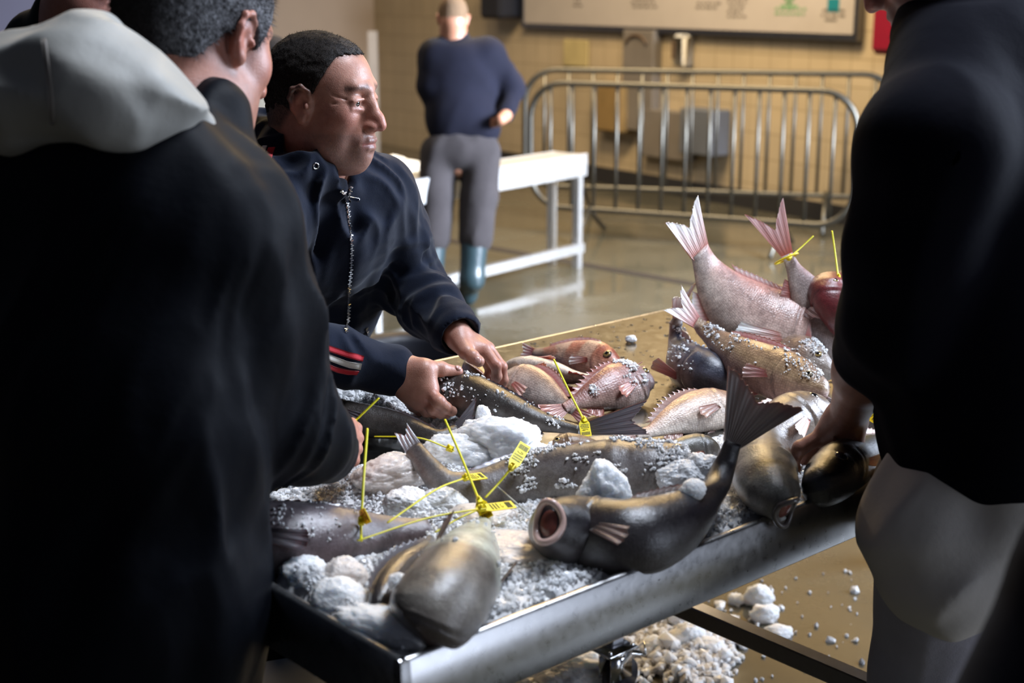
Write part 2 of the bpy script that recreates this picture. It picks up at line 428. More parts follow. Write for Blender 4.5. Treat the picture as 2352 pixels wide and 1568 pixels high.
br.inputs['Color1'].default_value = (.47, .38, .25, 1); br.inputs['Color2'].default_value = (.44, .355, .235, 1); br.inputs['Mortar'].default_value = (.34, .27, .17, 1)
n = m.noise(1.2, 4); m.to(m.mix(.5, br.outputs['Color'], m.mix(1.0, br.outputs['Color'], m.ramp(n, [(.3, .72), (.7, 1.15)]), 'MULTIPLY')), 'Base_Color'); m.bump(br.outputs['Fac'], -.3, .003); M['tiles'] = m.m
M['plaster'] = plain('plaster', (.34, .27, .21), .75, 0, 2, .1); M['plaster_cool'] = plain('plaster_cool', (.13, .12, .16), .75, 0, 2, .1)
m = MT('wet_concrete'); m.set('Specular IOR Level', .7); n = m.noise(1.1, 7, .65); n2 = m.noise(16, 5, .7)
m.to(m.mix(n, (.045, .040, .025), (.095, .084, .056)), 'Base_Color'); m.to(m.ramp(n, [(.42, .07), (.62, .34)]), 'Roughness'); m.bump(n2, .05, .003); M['floor'] = m.m
M['dark_line'] = plain('dark_line', (.03, .026, .024), .3)
# ------------------------------------------------------------------ the hall
def uvquad(name, p, du, dv, lu, lv, mat, kind='structure', th=.12, nrmv=None):
    du = nrm(du); dv = nrm(dv); n = np.cross(du, dv) if nrmv is None else nrmv
    v = [p, p+du*lu, p+du*lu+dv*lv, p+dv*lv]; v += [q-n*th for q in v]
    uv = [(0, 0), (lu, 0), (lu, lv), (0, lv)]*2
    o = mesh_obj(name, v, [(0, 1, 2, 3), (7, 6, 5, 4), (0, 4, 5, 1), (1, 5, 6, 2), (2, 6, 7, 3), (3, 7, 4, 0)], mat, None, False, None, uv)
    if kind: o['kind'] = kind
    return o
fl = uvquad('floor', V(-9, -1.5, 0), V(1, 0, 0), V(0, 1, 0), 16, 19, M['floor'])
WR = nrm(V(1, -1.4, 0)); WP = V(.86, 12.4, 0)            # the tiled wall runs away to the left
WN = nrm(V(-1.4, -1, 0))                                 # towards the hall
def wallpt(px, py=None):                                 # point of the tiled wall under / at a pixel
    d = ray(px, 400 if py is None else py); t = ((WP-V(0, 0, CAMH))@WN)/(d@WN); return V(0, 0, CAMH)+d*t
corner = wallpt(868); corner[2] = 0
uvquad('wall_right', corner, WR, V(0, 0, 1), 9.0, 4.6, M['tiles'], 'structure', .12, WN)
WL = nrm(V(-1, -.12, 0)); WLN = V(.12, -1, 0)/np.linalg.norm((.12, 1))
uvquad('wall_left', corner, WL, V(0, 0, 1), 9.5, 4.6, M['plaster'], 'structure', .12, WLN)
b = MB(); cs = (wallpt(1150)-corner)@WR; cc = corner+WR*(cs+9)/2+WN*.012+V(0, 0, .07); b.box(cc, WR*(9-cs)/2, WN*.012, V(0, 0, .07)); o = b.build('baseboard_right', M['dark_strip'], None, False); o['kind'] = 'structure'
cp = uvquad('trim_1', PD(-60, 400, 8.6)*V(1, 1, 0), V(1, -.02, 0), V(0, 0, 1), .93, 3.2, M['plaster_cool'], 'structure', .1)
b = MB(); q = PD(0, 400, 8.4)*V(1, 1, 0)
b.box(q+V(-.06, 0, 1.6), V(.09, 0, 0), V(0, .05, 0), V(0, 0, 1.6)); o = b.build('trim_2', M['black_plastic'], None, False); o['kind'] = 'structure'
b = MB()                                                  # drain line across the floor
a0 = PZ(1130, 570, 0); a1 = PZ(1700, 672, 0); dd = nrm(a1-a0); b.box((a0+a1)/2+V(0, 0, .001), dd*(np.linalg.norm(a1-a0)/2+.6), np.cross(V(0, 0, 1), dd)*.05, V(0, 0, .0015))
o = b.build('trim_3', M['dark_line'], None, False); o['kind'] = 'structure'

def wallbox(name, px, py, w, h, d, mat, label, cat, bev=.01, group=None):
    c = wallpt(px, py)+WN*(d/2+.004); b = MB(); b.box(c, WR*w/2, WN*d/2, V(0, 0, h/2), bev); o = b.build(name, mat, None, False)
    if label: tag(o, label, cat, group)
    return o, c
# sign board
tl = wallpt(1215, 50); trp = wallpt(1975, 97); L = (trp-tl)@WR; zb = (tl[2]+trp[2])/2; mid = tl+WR*L/2; mid[2] = 0
sb = empty('sign_board', mid+V(0, 0, zb), 'large pale notice board with small logos, high on the tiled wall', 'sign')
b = MB(); b.box(mid+WN*.04+V(0, 0, zb+.5), WR*L/2, WN*.02, V(0, 0, .5), .006); b.build('panel', M['board'], sb, False)
b = MB()
for s in (0, 1): b.box(mid+WN*.035+V(0, 0, zb+s*1.0), WR*(L/2+.03), WN*.035, V(0, 0, .022))
for s in (-1, 1): b.box(mid+WR*s*(L/2+.012)+WN*.035+V(0, 0, zb+.5), WR*.02, WN*.035, V(0, 0, .5))
b.build('board_frame', M['steel_leg'], sb, False)
def onboard(px, py, off=.062):
    d = ray(px, py); t = ((WP+WN*off-V(0, 0, CAMH))@WN)/(d@WN); return V(0, 0, CAMH)+d*t
Z1 = V(0, 0, 1)
rr = random.Random(4)
for (px, py, wd, rows) in [(1325, 2, .05, 3), (1478, 4, .16, 3), (1625, 16, .14, 2), (1690, 4, .11, 5), (1815, 30, .17, 2), (1915, 34, .12, 2)]:
    b = MB()
    for r_ in range(rows):
        x = -wd*rr.uniform(.6, 1)
        while x < wd*.8:
            l_ = rr.uniform(.02, .06); b.box(onboard(px, py)+WR*(x+l_/2)+V(0, 0, -.035*r_+.03), WR*l_/2, WN*.001, Z1*.009); x += l_+.02
    b.build('small_print', M['print_green' if px == 1815 else 'print_grey'], sb, False)
b = MB()
for k, (w_, z_) in enumerate([(.035, .03), (.085, .0), (.06, .06), (.03, .09)]): b.box(onboard(1812, 14)+V(0, 0, z_), WR*w_, WN*.001, Z1*.010)
for s_ in (-1, 1): b.box(onboard(1812, 14)+WR*.03*s_+V(0, 0, .045), nrm(WR*s_+Z1)*.05, WN*.001, nrm(Z1-WR*s_)*.008)
b.build('tree_logo', M['print_green'], sb, False)
b = MB(); b.box(onboard(1914, 12), WR*.055, WN*.001, Z1*.048); b.build('teal_logo', M['print_teal'], sb, False)
b = MB(); b.box(onboard(1908, 46), WR*.055, WN*.001, Z1*.008); b.build('small_print', M['print_grey'], sb, False)
# dark apparatus beside the board
o, c = wallbox('loudspeaker', 1180, -10, .34, .42, .28, M['black_plastic'], 'dark box mounted on the wall left of the notice board', 'wall box', .03)
e = wallpt(1485, 130); f_ = wallpt(1485, 300)
t_ = empty('wall_duct', e*V(1, 1, 0)+V(0, 0, .95), 'brown grey vertical duct cover below the notice board', 'duct')
b = MB(); b.box(e*V(1, 1, 0)+WN*.05+V(0, 0, (f_[2]+zb)/2), WR*.20, WN*.05, V(0, 0, (zb-f_[2])/2), .01); b.build('cover', M['grey_panel'], t_, False)
b = MB(); a_ = wallpt(1483, 100)+WN*.11; b.tube([a_+WR*.14*math.cos(t)+V(0, 0, .1*math.sin(t)-.03) for t in np.linspace(.3, math.pi-.3, 12)], .012, 6); b.build('arched_handle', M['brown_dark'], t_)
t_ = empty('soap_dispenser', wallpt(1580, 115), 'small white dispenser with dark slot on the wall', 'dispenser'); c = wallpt(1582, 115)+WN*.06
b = MB(); b.box(c, WR*.075, WN*.06, V(0, 0, .13), .025); b.build('housing', M['white_box'], t_, True)
b = MB(); b.box(c+WR*-.05+WN*.062, WR*.02, WN*.003, V(0, 0, .07)); b.build('slot', M['brown_dark'], t_, False)
wallbox('wall_notice', 1326, 122, .36, .24, .02, M['yellow_card'], 'faded yellow notice on the wall tiles above the left end of the barriers', 'notice')
o, c = wallbox('yellow_bin', 1425, 245, .42, .42, .16, M['amber_box'], 'amber and brown box on the wall seen through the barrier', 'box', .02)
o, c = wallbox('metal_panel', 1545, 308, .62, .40, .10, M['grey_panel'], 'wide brown grey metal panel seen low through the barrier bars', 'panel', .01)
o, c = wallbox('electrical_box', 1640, 300, .38, .36, .2, M['blue_grey_panel'], 'blue grey square box beside the brown metal panel', 'box', .01)
c = wallpt(2088, 50)+WN*.105; t_ = tag(MB().box(c, WR*.17, WN*.1, V(0, 0, .22), .04).build('fire_hose_box', M['red_box'], None, False), 'dark red box on the wall beside the bearded man', 'fire box')
c = PD(640, 130, 9.3)
tag(MB().box(c+V(0, 0, -.28), V(.16, .02, 0), V(0, .05, 0), V(0, 0, .28), .02).build('wall_cabinet', M['grey_panel'], None, False), 'grey cabinet on the plaster wall behind the men', 'cabinet')
c = PD(860, 250, 11.0); tag(MB().box(c, V(.035, .0, 0), V(0, .035, 0), V(0, 0, .6)).build('wall_pipe_cover', M['grey_panel'], None, False), 'grey upright cover at the corner of the two walls', 'pipe cover')

# ------------------------------------------------------------------ crowd barriers
def barrier(pl, pr_, z0, h, n, label, feet=True):
    A = pl.copy(); B = pr_.copy(); A[2] = B[2] = 0; d = nrm(B-A); L = np.linalg.norm(B-A); r = .24; out = np.cross(d, Z1)
    t = empty('crowd_barrier', (A+B)/2, label, 'barrier', 'steel crowd barriers in front of the tiled wall')
    zt = h; zb_ = z0; pts = []
    for (cx, cz, a0_, a1_) in ((r, zt-r, 180, 90), (L-r, zt-r, 90, 0), (L-r, zb_+r, 0, -90), (r, zb_+r, -90, -180)):
        for a in np.linspace(a0_, a1_, 9): pts.append(A+d*(cx+r*math.cos(math.radians(a)))+V(0, 0, cz+r*math.sin(math.radians(a))))
    MB().tube(pts, .021, 10, closed=True, up=out).build('frame', M['steel_galv'], t)
    for i in range(n):
        x = .15+(L-.3)*i/(n-1); zz = 0 if r <= x <= L-r else r-math.sqrt(max(r*r-(r-min(x, L-x))**2, 0))
        MB().tube([A+d*x+V(0, 0, zb_+zz), A+d*x+V(0, 0, zt-zz)], .013, 8).build('bar', M['steel_galv'], t)
    if feet:
        for x in (.45, L-.45):
            for s_ in (-1, 1):
                p = A+d*x; MB().tube([p+V(0, 0, zb_+.02), p+out*.12*s_+V(0, 0, zb_-.08), p+out*.30*s_+V(0, 0, .02)], .016, 8).build('foot', M['steel_galv'], t)
    MB().tube([B+V(0, 0, zb_+.52)+d*.02, B+V(0, 0, zb_+.52)+d*.06], .012, 8).ball(B+V(0, 0, zb_+.52)+d*.07, .022, 6).build('hook', M['steel_bright'], t)
    return t
barrier(PZ(1218, 535, 0), PZ(1952, 592, 0), .20, 1.06, 13, 'front steel crowd barrier with rounded corner and hook')
barrier(PZ(1205, 500, 0), PZ(2040, 535, 0), .25, 1.11, 14, 'rear steel crowd barrier, partly behind the front one')

# ------------------------------------------------------------------ bench table at the back
a = PZ(1342, 612, 0); bdir = nrm(V(-.80, -1.0, 0)); bn = np.cross(bdir, Z1); bn = bn if bn[1] > 0 else -bn; Lb = 1.9; hb = .70; wb = .24
bt = empty('steel_table', a+bdir*Lb/2, 'bright steel table standing behind the man in rubber boots', 'table')
MB().box(a+bdir*Lb/2+bn*wb/2+V(0, 0, hb-.005), bdir*Lb/2, bn*wb/2, V(0, 0, .008)).box(a+bdir*Lb/2+V(0, 0, hb-.06), bdir*(Lb/2+.01), bn*.008, V(0, 0, .07), .004).box(a+bdir*Lb/2+bn*wb+V(0, 0, hb-.055), bdir*Lb/2, bn*.008, V(0, 0, .06)).build('tabletop', M['steel_bright'], bt, False)
for x in (.05, Lb-.05):
    for y in (.02, wb-.02): MB().box(a+bdir*x+bn*y+V(0, 0, hb/2), bdir*.022, bn*.022, V(0, 0, hb/2)).build('leg', M['steel_bright'], bt, False)
MB().box(a+bdir*Lb/2+bn*.02+V(0, 0, .12), bdir*Lb/2, bn*.02, V(0, 0, .028)).build('rail', M['steel_bright'], bt, False)
# second low table and the foam pile to the left
q = PZ(905, 560, 0); t2 = empty('steel_table', q, 'dark edged table at the back, carrying a pale heap', 'table')
c2 = PD(830, 440, 8.5)
MB().box(c2+V(0, 0, 0), V(.55, .05, 0), V(-.03, .4, 0), V(0, 0, .03)).build('tabletop', M['steel_galv'], t2, False)
for (x, y) in ((-.5, -.3), (.33, -.3), (-.5, .3), (.33, .3)): MB().box(V(c2[0]+x, c2[1]+y, c2[2]/2), V(.025, 0, 0), V(0, .025, 0), V(0, 0, c2[2]/2-.03)).build('leg', M['steel_leg'], t2, False)
# ------------------------------------------------------------------ the fish table
TL, TW, ZS, ZR, ZB = 2.72, 1.135, .90, .93, .835
tb = empty('fish_table', T(TL/2, TW/2, 0), 'long stainless steel fish table with raised rim on castors, in the middle', 'table')
MB().box(T(TL/2, TW/2, ZS-.004), U*(TL/2-.004), W*(TW/2-.004), Z1*.004).build('tray', M['steel_top'], tb, False)
def rim(name, p, q, inward, zt, lip=.014, skirt=True):   # folded profile swept from p to q
    p = np.asarray(p); q = np.asarray(q); c = .004
    prof = [(lip+.002, ZS-.003), (lip, zt-c), (lip-c, zt), (c, zt), (0, zt-c), (0, ZB+.004), (.004, ZB), (.02, ZB), (.02, ZB+.004), (.006, ZB+.006), (.006, ZS-.01)]
    n = len(prof); v = [e+inward*a+Z1*z for e in (p, q) for a, z in prof]
    f = [(i, (i+1) % n, n+(i+1) % n, n+i) for i in range(n)]+[tuple(range(n))[::-1], tuple(range(n, 2*n))]
    o = mesh_obj(name, v, f, M['steel_tray'], tb, True); return sharp(o, 50)
rim('rim', T(0, 0), T(TL, 0), W, ZR); rim('rim', T(TL, 0), T(TL, TW), -U, ZR); rim('rim', T(0, TW), T(0, 0), U, ZR); rim('rim', T(TL, TW), T(0, TW), -W, ZS+.0006)
for x in (.12, 1.36, TL-.12):
    for y in (.17, TW-.17):
        lg = MB().box(T(x, y, (ZB+.14)/2), U*.02, W*.02, Z1*(ZB-.14)/2, .003).build('leg', M['steel_leg'], tb, False)
        c = MB().box(T(x, y, .135), U*.05, W*.042, Z1*.003, .002); c.tube([T(x, y, .115), T(x, y, .132)], .034, 14)
        for s in (-1, 1): c.box(T(x, y, .085)+U*.012+W*.02*s, U*.036, W*.002, Z1*.035); c.ball(T(x, y, .139)+U*.038*s+W*.03, .006, 5).ball(T(x, y, .139)+U*.038*s-W*.03, .006, 5)
        c.build('castor_fork', M['chrome'], lg, True)
        d = MB(); d.tube([T(x+.03, y, .05)-W*.014, T(x+.03, y, .05)+W*.014], .05, 22); d.build('wheel', M['black_plastic'], lg, True)
        d = MB(); d.box(T(x+.075, y, .095), nrm(U-Z1*.4)*.035, W*.016, nrm(Z1+U*.4)*.003, .002); d.tube([T(x+.10, y, .085)-W*.02, T(x+.115, y, .11), T(x+.10, y, .085)+W*.02], .003, 6); d.build('brake_pedal', M['chrome'], lg, True)
MB().box(T(1.34, TW/2, .35-.02), U*.02, W*(TW/2-.17), Z1*.02, .003).build('cross_rail', M['steel_leg'], tb, False)
MB().box(T(.12, TW/2, .33), U*.02, W*(TW/2-.17), Z1*.02, .003).build('cross_rail', M['steel_leg'], tb, False)
MB().box(T(TL-.12, TW/2, .33), U*.02, W*(TW/2-.17), Z1*.02, .003).build('cross_rail', M['steel_leg'], tb, False)
for y in (.17, TW-.17): MB().box(T(TL/2, y, ZB-.03), U*(TL/2-.1), W*.02, Z1*.02, .003).build('top_rail', M['steel_leg'], tb, False)

# ------------------------------------------------------------------ ice lying in the tray: one heap of crushed ice
def uv_of(p): d = np.asarray(p)[..., :2]-C0[:2]; return d@U[:2], d@W[:2]
ICE = []                                                  # (u, v, radius u, radius v, height)
def blob(px, py, rpx, h, ry=None, z=.93):
    u, v = uv_of(PZ(px, py, z)); s = np.linalg.norm(ray(px, py))*0+PZ(px, py, z)[1]/FPX*1.02
    ICE.append((u, v, rpx*s, (ry or rpx)*s, h))
for a in [(720, 1110, 120, .022), (860, 1100, 150, .04), (1000, 1085, 150, .045), (1120, 1060, 130, .035), (1250, 1040, 130, .03), (1420, 1040, 150, .022), (1560, 1045, 110, .02),
          (1000, 1190, 170, .035), (860, 1300, 200, .03), (1200, 1230, 170, .035), (1130, 1180, 160, .03), (1400, 1310, 130, .022), (1520, 1240, 90, .018), (700, 1330, 130, .045), (780, 1400, 110, .042), (900, 1450, 110, .03),
          (1250, 1300, 160, .03), (1350, 1220, 170, .02), (1580, 1110, 100, .03), (1330, 1110, 140, .03), (1700, 1150, 80, .015), (860, 925, 110, .05), (780, 900, 80, .06), (960, 930, 60, .03), (1000, 990, 90, .02), (620, 1130, 70, .02), (640, 1200, 120, .03)]: blob(*a)
def ice_h(u, v):
    h = .030*np.clip((1.42-u+.25*(v-.3))/.12, 0, 1)*np.clip((.40-v)/.14, 0, 1)
    for (a, b, ru, rv, hh) in ICE: h = np.maximum(h, hh*np.exp(-(((u-a)/ru)**2+((v-b)/rv)**2)*1.1)*1.15)+0*h
    P = np.stack([u, v, 0*u], -1).reshape(-1, 3)
    n = (fbm(P*16, 3, 3)*.010+np.abs(noise(P*55, 8))*.007+np.abs(noise(P*110, 9))*.004).reshape(u.shape)
    e = np.minimum(np.minimum(u-.006, TW-v-.004), np.minimum(v-.012, TL-u)); e = np.clip(e/.03, 0, 1)
    return np.clip(h+n*np.clip(h/.02, .0, 1)-.006, -.01, None)*(.3+.7*e)
us = np.arange(.018, 1.75, .0055); vs_ = np.arange(.018, TW-.02, .0055)
uu, vv = np.meshgrid(us, vs_, indexing='ij'); hh = ice_h(uu, vv)
vt = (C0+uu[..., None]*U+vv[..., None]*W); vt[..., 2] = ZS-.0035+hh
nu, nv = uu.shape; ii = np.arange(nu*nv).reshape(nu, nv)
fq = np.stack([ii[:-1, :-1], ii[1:, :-1], ii[1:, 1:], ii[:-1, 1:]], -1).reshape(-1, 4); keep = hh.ravel()[fq].max(1) > .001
fq = fq[keep]; used = np.unique(fq); rm = np.zeros(nu*nv, int); rm[used] = np.arange(len(used))
o = mesh_obj('crushed_ice', vt.reshape(-1, 3)[used], rm[fq], M['ice_pack']); tag(o, 'bed of crushed ice spread over the fish table under the fish', 'ice', None, 'stuff')
# loose grains: small irregular lumps, one stuff object
ico = bpy.data.meshes.new('i'); import bmesh
bm = bmesh.new(); bmesh.ops.create_icosphere(bm, subdivisions=1, radius=1); bm.verts.ensure_lookup_table()
IV = np.array([v.co[:] for v in bm.verts]); IF = np.array([[v.index for v in f.verts] for f in bm.faces]); bm.free()
def grains(name, pts, sizes, mat, label, cat='ice', seed=1, smooth=False):
    rg = np.random.default_rng(seed); n = len(pts); sc = sizes[:, None, None]*rg.uniform(.55, 1.3, (n, 1, 3)); jit = 1+rg.uniform(-.28, .28, (n, len(IV), 1))
    q = rg.normal(size=(n, 4)); q /= np.linalg.norm(q, axis=1, keepdims=True); w_, x, y, z = q.T
    R = np.stack([1-2*(y*y+z*z), 2*(x*y-z*w_), 2*(x*z+y*w_), 2*(x*y+z*w_), 1-2*(x*x+z*z), 2*(y*z-x*w_), 2*(x*z-y*w_), 2*(y*z+x*w_), 1-2*(x*x+y*y)], 1).reshape(n, 3, 3)
    v = np.einsum('nij,nkj->nki', R, IV[None]*sc*jit)+pts[:, None]
    f = (IF[None]+np.arange(n)[:, None, None]*len(IV)).reshape(-1, 3)
    o = mesh_obj(name, v.reshape(-1, 3), f, mat, None, smooth); return tag(o, label, cat, None, 'stuff')
rg = np.random.default_rng(5); P_ = rg.uniform([.03, .03], [1.72, TW-.03], (120000, 2)); hP = ice_h(P_[:, 0], P_[:, 1]); ok = hP > rg.uniform(.004, .03, len(hP)); P_ = P_[ok][:26000]; hP = hP[ok][:26000]
pt = C0+P_[:, :1]*U+P_[:, 1:]*W; pt[:, 2] = ZS+hP; sz = np.abs(rg.normal(0, .0022, len(pt)))+.001
pt[:, 2] -= sz*.35
grains('ice_grains', pt, sz, M['ice_grain'], 'loose grains of crushed ice scattered over the ice bed')
# heap of clearer coarse ice against the far edge
n = 2600; a = rg.normal(size=(n, 2)); c = PZ(880, 905, .93); c2_ = PZ(1010, 955, .92)
pt = np.where(rg.uniform(size=(n, 1)) < .75, np.c_[c[0]+a[:, 0]*.06, c[1]+a[:, 1]*.035, np.zeros(n)], np.c_[c2_[0]+a[:, 0]*.04, c2_[1]+a[:, 1]*.02, np.zeros(n)])
r_ = np.hypot((pt[:, 0]-c[0])/.10, (pt[:, 1]-c[1])/.06); pt[:, 2] = ZS+.006+np.clip(.055*np.exp(-r_**2), 0, .06)*rg.uniform(.3, 1.15, n)
uq, vq = uv_of(pt); pt = pt[(vq < TW-.01) & (uq > .02)]
grains('coarse_ice', pt, np.abs(rg.normal(.006, .0028, len(pt)))+.003, M['ice_grain'], 'heap of clear coarse ice at the far edge below the striped sleeve', 'ice', 3)
# lumps one could lift: each an object
bm = bmesh.new(); bmesh.ops.create_icosphere(bm, subdivisions=6, radius=1); bm.verts.ensure_lookup_table()
SV = np.array([v.co[:] for v in bm.verts]); SF = np.array([[v.index for v in f.verts] for f in bm.faces]); bm.free()
def chunk(c, r, seed, label, mat='snow_ice', name='ice_chunk', group=None, cat='ice chunk', sharpn=.22, Rz=0, flat=.5):
    r = np.broadcast_to(np.asarray(r, float), (3,)); rr_ = np.random.default_rng(seed); d = nrm(rr_.normal(size=(14, 3))); off = rr_.uniform(.62, .95, 14)
    v = SV.copy(); dots = v@d.T; lim = np.where(dots > 0, off/np.maximum(dots, 1e-6), 9); k = np.minimum(1, lim.min(1)); v = v*(k[:, None]*.55+.45)
    v = v*(1+sharpn*fbm(v*1.7+seed, 3, seed)+.10*fbm(v*5, 3, seed)+.05*np.abs(noise(v*13, seed))+.035*np.abs(noise(v*29, seed)))[:, None]
    v = v*r@rot((0, 0, 1), Rz).T; v[:, 2] = np.maximum(v[:, 2], -r[2]*flat)
    o = mesh_obj(name, v+np.asarray(c), SF, M[mat]); return tag(o, label, cat, group)
def onice(px, py, z): return PZ(px, py, z)
chunk(onice(1135, 1020, .955), (.085, .05, .052), 3, 'biggest white ice block, beside the tagged fish in the middle of the table', Rz=-15)
chunk(onice(1215, 1060, .935), (.075, .035, .034), 13, 'low white ice slab right of the biggest block, under a tag', Rz=-15)
chunk(onice(1050, 1045, .945), (.06, .04, .038), 14, 'low white ice lump left of the biggest block, behind the curved tail', Rz=10)
chunk(onice(1206, 1012, .955), (.02, .018, .02), 5, 'small knob of ice on the right shoulder of the biggest block', 'ice_grain')
chunk(onice(1110, 968, .945), (.016, .016, .034), 6, 'upright shard of ice behind the biggest block')
chunk(onice(900, 1095, .94), (.075, .05, .035), 7, 'broad dirty ice lump left of the curved silver tail', 'ice_wet', Rz=20)
chunk(onice(1386, 1135, .975), (.042, .03, .055), 8, 'pale pointed ice block lying on the grey fish, behind the open mouth', Rz=30)
chunk(onice(1575, 1110, .965), (.045, .035, .042), 9, 'large ice lump right of the grey fish head', 'ice_grain', Rz=10)
chunk(onice(1620, 1090, .975), (.032, .03, .036), 10, 'ice lump against the big brown tail', 'ice_grain')
chunk(onice(1590, 1130, 1.0), (.020, .016, .02), 11, 'small bright ice nugget in front of the two large lumps')
chunk(onice(915, 1340, .965), (.014, .014, .014), 12, 'round white ice pebble on the back of the fish at the near corner')
chunk(onice(882, 1442, .925), (.085, .038, .026), 21, 'flat white slab of ice in the near left corner of the tray', Rz=-38)
chunk(onice(775, 1375, .93), (.042, .032, .026), 22, 'white ice lump along the left rim behind the slab', Rz=-30)
chunk(onice(708, 1325, .93), (.045, .034, .028), 23, 'white ice lump at the left rim below the big grey fish', Rz=-30)
chunk(onice(790, 1330, .93), (.035, .03, .03), 24, 'ice lump in front of the big grey fish', 'ice_wet')
chunk(onice(1105, 1190, .925), (.06, .04, .02), 25, 'dirty wet ice patch below the yellow tags', 'ice_wet')
chunk(onice(940, 1165, .93), (.045, .04, .03), 26, 'white ice lump under the crossing yellow ties', 'ice_grain')
chunk(onice(1020, 1160, .93), (.04, .035, .026), 27, 'ice lump right below the middle yellow tie', 'ice_grain')
chunk(onice(1450, 779, .908), (.014, .012, .010), 28, 'lone piece of ice on the bare steel far from the fish', 'ice_grain')
chunk(onice(1190, 1260, .925), (.09, .06, .022), 29, 'pinkish wet ice between the pale belly and the open mouth', 'ice_wet')
# on the floor
for (px, py, r_, s_, l) in [(1740, 1372, (.042, .032, .04), 31, 'tallest white ice lump on the floor beside the table'), (1692, 1377, (.026, .022, .018), 32, 'small white ice lump on the floor, leftmost of the four in a curve'),
                            (1760, 1412, (.040, .030, .032), 33, 'jagged white ice lump on the floor below the tallest one'), (1786, 1450, (.042, .03, .02), 34, 'flat white ice lump on the floor beside the cross rail')]:
    chunk(PZ(px, py, r_[2]*.5), r_, s_, l, 'snow_ice', sharpn=.3)
for (px, py, r_, s_, l) in [(1575, 1468, (.055, .045, .045), 41, 'large ice lump on the floor heap beneath the table'), (1500, 1490, (.045, .04, .032), 42, 'ice lump on the floor heap right behind the castor'),
                            (1620, 1490, (.05, .04, .03), 43, 'ice lump at the right end of the floor heap'), (1330, 1545, (.10, .07, .06), 44, 'big ice lump on the floor left of the castor')]:
    chunk(PZ(px, py, r_[2]*.5), r_, s_, l, 'snow_ice', sharpn=.3)
n = 3200; px_ = np.r_[rg.normal(1550, 60, n//2), rg.normal(1600, 35, n//4), rg.normal(1330, 60, n//4)]; py_ = np.r_[rg.normal(1480, 30, n//2), rg.normal(1535, 25, n//4), rg.normal(1555, 22, n//4)]
s2 = np.abs(rg.normal(.006, .006, len(px_)))+.003; pt = np.array([PZ(a, b, 0) for a, b in zip(px_, py_)]); pt[:, 2] = s2*.4+np.abs(rg.normal(0, .012, len(pt)))*np.exp(-((px_-1550)/60)**2)
grains('floor_ice', pt, s2, M['snow_ice'], 'spilled crushed ice on the wet floor under the table', 'ice', 8)
n = 90; pt = np.array([PZ(a, b, .003) for a, b in zip(rg.uniform(1560, 1980, n), rg.uniform(1310, 1566, n))]); grains('ice_crumbs', pt, np.abs(rg.normal(.003, .003, n))+.0015, M['ice_grain'], 'scattered tiny ice crumbs on the floor in front of the light trousers', 'ice', 9)
# water drops on bare steel
n = 900; ud = rg.uniform(1.0, 2.6, n); vd = rg.uniform(.25, TW-.03, n); k = ud-vd*.3 > .85; pt = (C0+ud[:, None]*U+vd[:, None]*W)[k]; pt[:, 2] = ZS+.0003
sz = np.abs(rg.normal(.0025, .002, len(pt)))+.001; v = IV[None]*sz[:, None, None]*np.array([1, 1, .35])*rg.uniform(.7, 1.5, (len(pt), 1, 3))+pt[:, None]
m = MT('water_drop', Roughness=.02, Transmission_Weight=1.0, IOR=1.33); m.bump(m.noise(20), .02); M['water'] = m.m
o = mesh_obj('water_drops', v.reshape(-1, 3), (IF[None]+np.arange(len(pt))[:, None, None]*len(IV)).reshape(-1, 3), M['water']); tag(o, 'water drops on the bare steel of the fish table', 'water drops', None, 'stuff')
